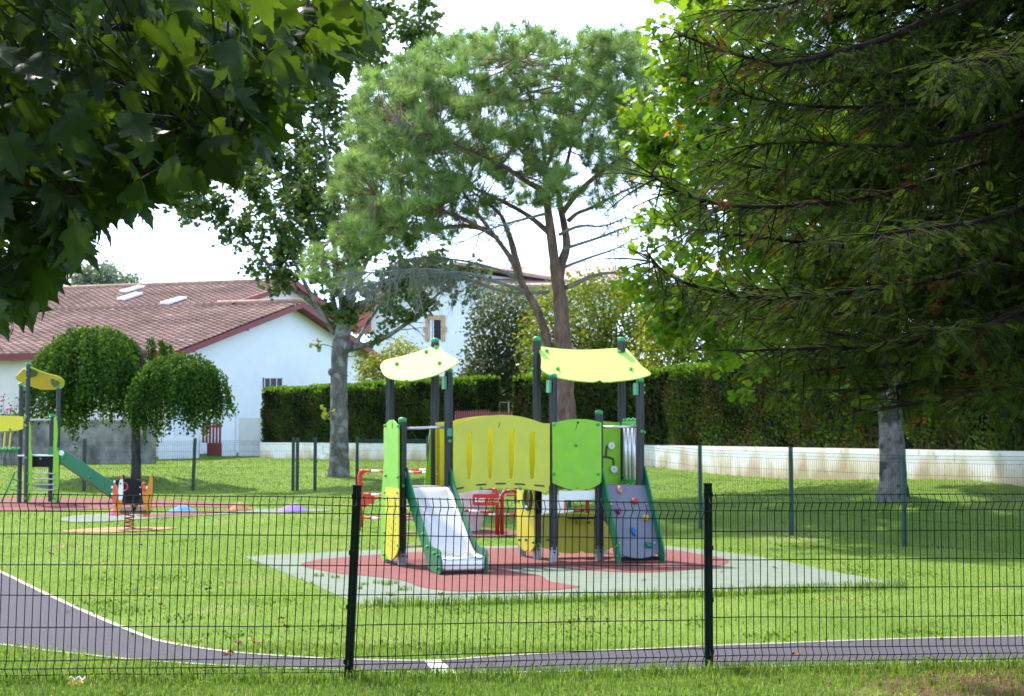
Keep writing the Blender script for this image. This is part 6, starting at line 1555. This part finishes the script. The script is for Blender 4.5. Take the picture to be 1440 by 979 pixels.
yd = norm(np.array([.60, -.1, -.80]) + rdir(n) * .5); zh = norm(np.array([.15, -.05, .6]) + rdir(n) * .9)
szn = rng.uniform(.075, .138, n); szn[len(pos) + len(edge):] *= 1.9; nhi = len(pos) + len(edge)
pos_all = pos_all - 0
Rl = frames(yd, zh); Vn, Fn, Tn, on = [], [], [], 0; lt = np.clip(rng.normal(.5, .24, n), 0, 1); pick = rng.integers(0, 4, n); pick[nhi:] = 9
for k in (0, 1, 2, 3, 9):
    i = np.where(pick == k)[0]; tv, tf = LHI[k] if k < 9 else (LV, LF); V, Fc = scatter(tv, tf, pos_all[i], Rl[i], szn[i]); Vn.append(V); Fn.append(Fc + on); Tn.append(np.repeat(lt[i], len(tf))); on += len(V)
# twigs reaching the edge sprays
ept = np.concatenate([np.array(l)[len(l) // 2:] for l in NB])
for c in np.concatenate([edge[::2], pos[::5]]):
    j = np.argmin(((ept - c) ** 2).sum(1)); p = ept[j]; mb.tube([p, (p + c) / 2 + [0, 0, .03], c], [.005, .0035, .0022], 4, False)
mb.build('trunk', M['bark_dark'], nt_)
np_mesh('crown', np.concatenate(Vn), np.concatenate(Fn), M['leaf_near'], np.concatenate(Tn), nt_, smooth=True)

# ------------------------------------------------------------------ near conifer, right
M['conifer'] = mat_leaf('conifer_needle', [(0, (.13, .042, .018)), (.05, (.09, .045, .02)), (.09, (.018, .034, .008)), (.5, (.036, .063, .012)), (.8, (.064, .108, .018)), (1, (.12, .18, .03))], transl=.5, rough=.7, gloss=.02, tcol=(1.3, 1.3, .5))
M['bark_con'] = mat_bark('conifer_bark', (.014, .010, .008), (.040, .028, .022), 14)
NN = 9; SV, SF = [], []
for i in range(NN):
    y = .04 + .94 * i / NN; ln_ = .30 * (1 - .55 * max(0, (y - .55) / .45)) * (.6 + .4 * min(1, y / .12))
    for sgn in (1, -1):
        d = np.array([sgn * .86, .50, -.10]); w = np.array([-.6 * sgn * .0 + 0, .014, 0]); b = len(SV); o = np.array([0, y + .02 * (sgn > 0), -.10 * y * y])
        SV += [o, o + d * ln_ * .55 + np.array([0, .034, .0]), o + d * ln_, o + d * ln_ * .5 - np.array([0, .034, 0])]; SF.append((b, b + 1, b + 2, b + 3))
b = len(SV); SV += [np.array([-.007, 0, 0]), np.array([.007, 0, 0]), np.array([.003, 1, -.10]), np.array([-.003, 1, -.10])]; SF.append((b, b + 1, b + 2, b + 3))
SV, SF = np.array(SV), np.array(SF)
cd = 9.2
ct = thing('redwood_tree', (3.95, 9.6, 0), 'near evergreen conifer with drooping feathery needle sprays filling the right side', 'tree')
mb = MB(); mb.smooth = True
mb.tube([(3.95, 9.6, -.1), (3.95, 9.6, 1.0), (3.95, 9.6, 2.6), (3.92, 9.6, 4.4), (3.9, 9.6, 7.5)], [.34, .27, .24, .21, .13], 14)
CL = []
def climb(q, d0, d1):
    l = catmull([P(x, y, d0 + (d1 - d0) * (k / (len(q) - 1)) ** .9) for k, (x, y) in enumerate(q)], 6, False); CL.append(l); return l
climb([(1650, -120), (1440, -30), (1285, 38), (1232, 58), (1172, 74), (1100, 90), (1040, 78), (985, 60), (948, 45)], 9.5, 7.9)
climb([(1650, 20), (1440, 96), (1391, 117), (1346, 134), (1300, 144), (1240, 149), (1150, 150), (1070, 140), (1010, 118)], 9.5, 8.3)
climb([(1650, 90), (1440, 205), (1335, 246), (1259, 270), (1195, 283), (1127, 289), (1062, 291), (998, 285), (945, 265), (911, 242)], 9.5, 7.6)
climb([(1650, 240), (1440, 350), (1391, 369), (1335, 388), (1221, 407), (1089, 420), (994, 407), (938, 385), (908, 352)], 9.5, 7.8)
climb([(1650, 200), (1500, 280), (1380, 330), (1280, 350), (1170, 345), (1080, 335), (1000, 325), (950, 318)], 9.5, 8.8)
climb([(1650, 330), (1480, 420), (1391, 452), (1300, 475), (1220, 487), (1150, 490), (1080, 492), (1035, 496)], 9.5, 8.0)
climb([(1650, 380), (1500, 470), (1400, 510), (1320, 530), (1250, 545), (1180, 548)], 9.5, 8.3)
climb([(1650, 420), (1560, 490), (1480, 530), (1420, 545), (1370, 548)], 9.5, 7.6)
climb([(1650, -60), (1480, 40), (1350, 80), (1240, 105), (1140, 120), (1060, 170), (1000, 190)], 9.5, 10.2)
climb([(1650, 150), (1480, 230), (1360, 290), (1250, 310), (1150, 250), (1060, 235), (990, 225)], 9.5, 10.4)
climb([(1650, 300), (1480, 380), (1360, 420), (1260, 440), (1160, 440), (1080, 450), (1010, 440)], 9.5, 10.2)
climb([(1650, -200), (1450, -120), (1300, -60), (1180, -20), (1090, 10), (1010, 15)], 9.5, 8.6)
climb([(1650, -250), (1450, -190), (1300, -120), (1180, -80), (1080, -60)], 9.5, 9.6)
climb([(1650, 60), (1520, 120), (1420, 170), (1320, 200), (1220, 205), (1130, 200), (1050, 205)], 9.5, 8.1)
climb([(1650, 120), (1540, 170), (1450, 280), (1380, 310), (1310, 320), (1230, 330)], 9.5, 7.2)
climb([(1650, 250), (1560, 330), (1490, 400), (1430, 440), (1370, 460), (1310, 465)], 9.5, 7.3)
climb([(1650, -40), (1560, 20), (1480, 60), (1400, 80), (1320, 90)], 9.5, 7.4)
for q in ([(1650, 440), (1520, 500), (1420, 535), (1330, 560), (1255, 572), (1200, 578)], [(1650, 400), (1500, 460), (1380, 495), (1290, 510), (1210, 515), (1130, 522)], [(1650, 470), (1540, 520), (1450, 550), (1380, 560), (1310, 562)], [(1650, 360), (1500, 430), (1380, 470), (1270, 485), (1180, 470), (1100, 455)], [(1650, 330), (1450, 390), (1330, 420), (1220, 440), (1140, 420), (1040, 400)]):
    climb(q, 9.5, 8.2 + rng.uniform(-.5, 1.2))
for k in range(26):   # inner limbs, deeper in the crown
    y0 = -260 + 25 * k; xe = 990 + 260 * rng.uniform()
    climb([(1650, y0 - 40), (1500, y0 + 40), (1380, y0 + 90), (1280, y0 + 120), ((1280 + xe) / 2, y0 + 128 + 20 * rng.normal()), (xe, y0 + 118 + 25 * rng.normal())], 9.6, 10.2 + 1.3 * rng.uniform())
NLIMB = len(CL)
for k in range(64): # limbs outside the view that make up the crown's shade
    a = k * 2.4; z = 4.45 + 3.4 * k / 64; Ln = rng.uniform(2.6, 4.0) * (1.1 - .35 * k / 64) * (.55 if math.cos(a) < -.25 else 1); d = np.array([math.cos(a), math.sin(a), 0])
    o = np.array([3.93, 9.6, z]); CL.append(catmull([o, o + d * Ln * .5 + [0, 0, .05], o + d * Ln + [0, 0, -.35]], 8, False))
for k in range(18): # unseen limbs added right of the view to cut light from the front
    yv = rng.uniform(1.0, 6.5); o = np.array([3.95, 9.4, 2.2 + 3.0 * rng.uniform()]); e = np.array([max(.40 * yv + .5, 1.4) + rng.uniform(0, 2.2), yv, rng.uniform(1.2, 4.6)]); m = (o + e) / 2; m[0] = max(m[0], .42 * m[1] + .5)
    CL.append(catmull([o, m, e], 8, False))
SP, SD, SN, ST_ = [], [], [], []
for li, l in enumerate(CL):
    mb.tube(l, taper(l, .032, .004, .7), 7)
    l = np.array(l); seg = np.linalg.norm(np.diff(l, axis=0), axis=1); cum = np.concatenate([[0], np.cumsum(seg)]); Lt = cum[-1]
    dens = (54 if li < 22 else 52) if li < NLIMB else 11; fat = .85 if li < 22 else 1.8; m = int((Lt - .35) * dens)
    for j in range(m):
        s = .35 + (Lt - .35) * (j + rng.uniform()) / m; i = min(np.searchsorted(cum, s) - 1, len(l) - 2); p = l[i] + (l[i + 1] - l[i]) * (s - cum[i]) / seg[i]; t = norm(l[i + 1] - l[i])
        lat = norm(np.cross(t, [0, 0, 1.])) * (1 if rng.uniform() < .5 else -1); f = s / Lt
        d = norm(t * rng.uniform(.4, 1.0) + lat * rng.uniform(.2, 1.1) + np.array([0, 0, rng.normal(-.22, .5)])); Ls = rng.uniform(.22, .62) * (1.05 - .55 * f) * (1 if li < NLIMB else 1.4)
        if 1.0 < p[1] and li < NLIMB:
            e_ = p + d * Ls * .8; px_ = e_[0] / e_[1] * F + PCX; py_ = 625 - (e_[2] - CAMZ) / e_[1] * F
            if py_ > np.interp(px_, [900, 960, 1040, 1110, 1180, 1280, 1340, 1450], [415, 445, 515, 552, 580, 566, 580, 560]) + rng.normal(0, 16): continue
        ns = max(3, int(Ls / ((.026 if li < 22 else .05) if li < NLIMB else .09))); q = p.copy(); pts = [p]; dd = d
        brown = rng.uniform() < .035
        for k in range(ns):
            dd = norm(dd + np.array([0, 0, -.035]) + rdir(1)[0] * .05); q = q + dd * Ls / ns; pts.append(q.copy())
            la = norm(np.cross(dd, [0, 0, 1.]) + rdir(1)[0] * .35) * (1 if k % 2 else -1)
            SP.append(q.copy()); SD.append(norm(dd * .62 + la * .85 + np.array([0, 0, -.15]))); ST_.append((0.0 if brown else .5) + (rng.normal(0, .03) if brown else .15 * f)); SN.append(fat * (1 if li < NLIMB else 1.2) * rng.uniform(.055, .10) * (1.1 - .5 * k / ns))
        SP.append(q.copy()); SD.append(dd); ST_.append((0.0 if brown else .6)); SN.append(rng.uniform(.06, .10) * (1 if li < NLIMB else 1.8))
        mb.tube(pts[::2] + [pts[-1]] if len(pts) > 3 else pts, list(np.linspace(.006, .0016, len(pts[::2]) + 1)) if len(pts) > 3 else .003, 3, False)
mb.build('trunk', M['bark_con'], ct)
SP = np.array(SP); n = len(SP); SD = np.array(SD)
Rm = frames(SD, norm(np.array([0, -.25, 1.]) + rdir(n) * .6))
tn = np.array(ST_); tn = np.where(tn > .2, np.clip(tn + rng.normal(0, .17, n), .12, 1), np.clip(tn, 0, .06))
V, Fc = scatter(SV, SF, SP, Rm, np.array(SN)); np_mesh('crown', V, Fc, M['conifer'], np.repeat(tn, len(SF)), ct)
print('conifer sprays', n, 'faces', len(Fc))

# ================================================================== LIGHT, SKY, CAMERA
SUN_EL, SUN_AZ = math.radians(54), math.radians(-32)     # azimuth from +Y towards +X: the sun stands behind the houses, to the left
sd = Vector((math.sin(SUN_AZ) * math.cos(SUN_EL), math.cos(SUN_AZ) * math.cos(SUN_EL), math.sin(SUN_EL)))
su = bpy.data.lights.new('sun', 'SUN'); su.energy = 3.05; su.angle = math.radians(1.6); su.color = (1, .955, .88)
so = bpy.data.objects.new('sun', su); COL.objects.link(so); so.rotation_euler = sd.to_track_quat('Z', 'Y').to_euler()

w = bpy.data.worlds.new('World'); SC.world = w; w.use_nodes = True; nt = w.node_tree; nt.nodes.clear()
out = _n_(nt, 'ShaderNodeOutputWorld'); bg = _n_(nt, 'ShaderNodeBackground'); nt.links.new(bg.outputs[0], out.inputs[0])
sk = _n_(nt, 'ShaderNodeTexSky'); sk.sky_type = 'NISHITA'; sk.sun_disc = False; sk.sun_elevation = SUN_EL; sk.sun_rotation = SUN_AZ; sk.dust_density = 2.5; sk.air_density = 1.0
# thin white cloud that thickens towards the horizon
tc = _n_(nt, 'ShaderNodeTexCoord'); sx = _n_(nt, 'ShaderNodeSeparateXYZ'); nt.links.new(tc.outputs['Generated'], sx.inputs[0])
mr = _n_(nt, 'ShaderNodeMapRange'); mr.inputs[1].default_value = .22; mr.inputs[2].default_value = .75; mr.inputs[3].default_value = 1.0; mr.inputs[4].default_value = .12; nt.links.new(sx.outputs['Z'], mr.inputs[0])
mx = _n_(nt, 'ShaderNodeMix', data_type='RGBA'); mx.inputs[7].default_value = (7.0, 8.9, 12.4, 1); nt.links.new(mr.outputs[0], mx.inputs[0]); nt.links.new(sk.outputs[0], mx.inputs[6])
nt.links.new(mx.outputs[2], bg.inputs[0]); bg.inputs[1].default_value = .113

cam = bpy.data.cameras.new('camera'); co = bpy.data.objects.new('camera', cam); COL.objects.link(co)
cam.sensor_width = 36; cam.sensor_fit = 'HORIZONTAL'; cam.lens = F / 1440 * 36; cam.clip_start = .1; cam.clip_end = 3000
co.location = (0, 0, CAMZ); co.rotation_euler = (math.pi / 2 + PITCH, 0, 0)
cam.dof.use_dof = True; cam.dof.focus_distance = 6.6; cam.dof.aperture_fstop = 11
SC.camera = co
SC.view_settings.view_transform = 'Standard'; SC.view_settings.look = 'None'; SC.view_settings.gamma = 1; SC.view_settings.exposure = 1.43
SC.cycles.use_denoising = True; SC.cycles.max_bounces = 8; SC.cycles.diffuse_bounces = 4; SC.cycles.glossy_bounces = 3; SC.cycles.transmission_bounces = 6; SC.cycles.sample_clamp_indirect = 6
SC.cycles.use_adaptive_sampling = True; SC.cycles.adaptive_threshold = .015
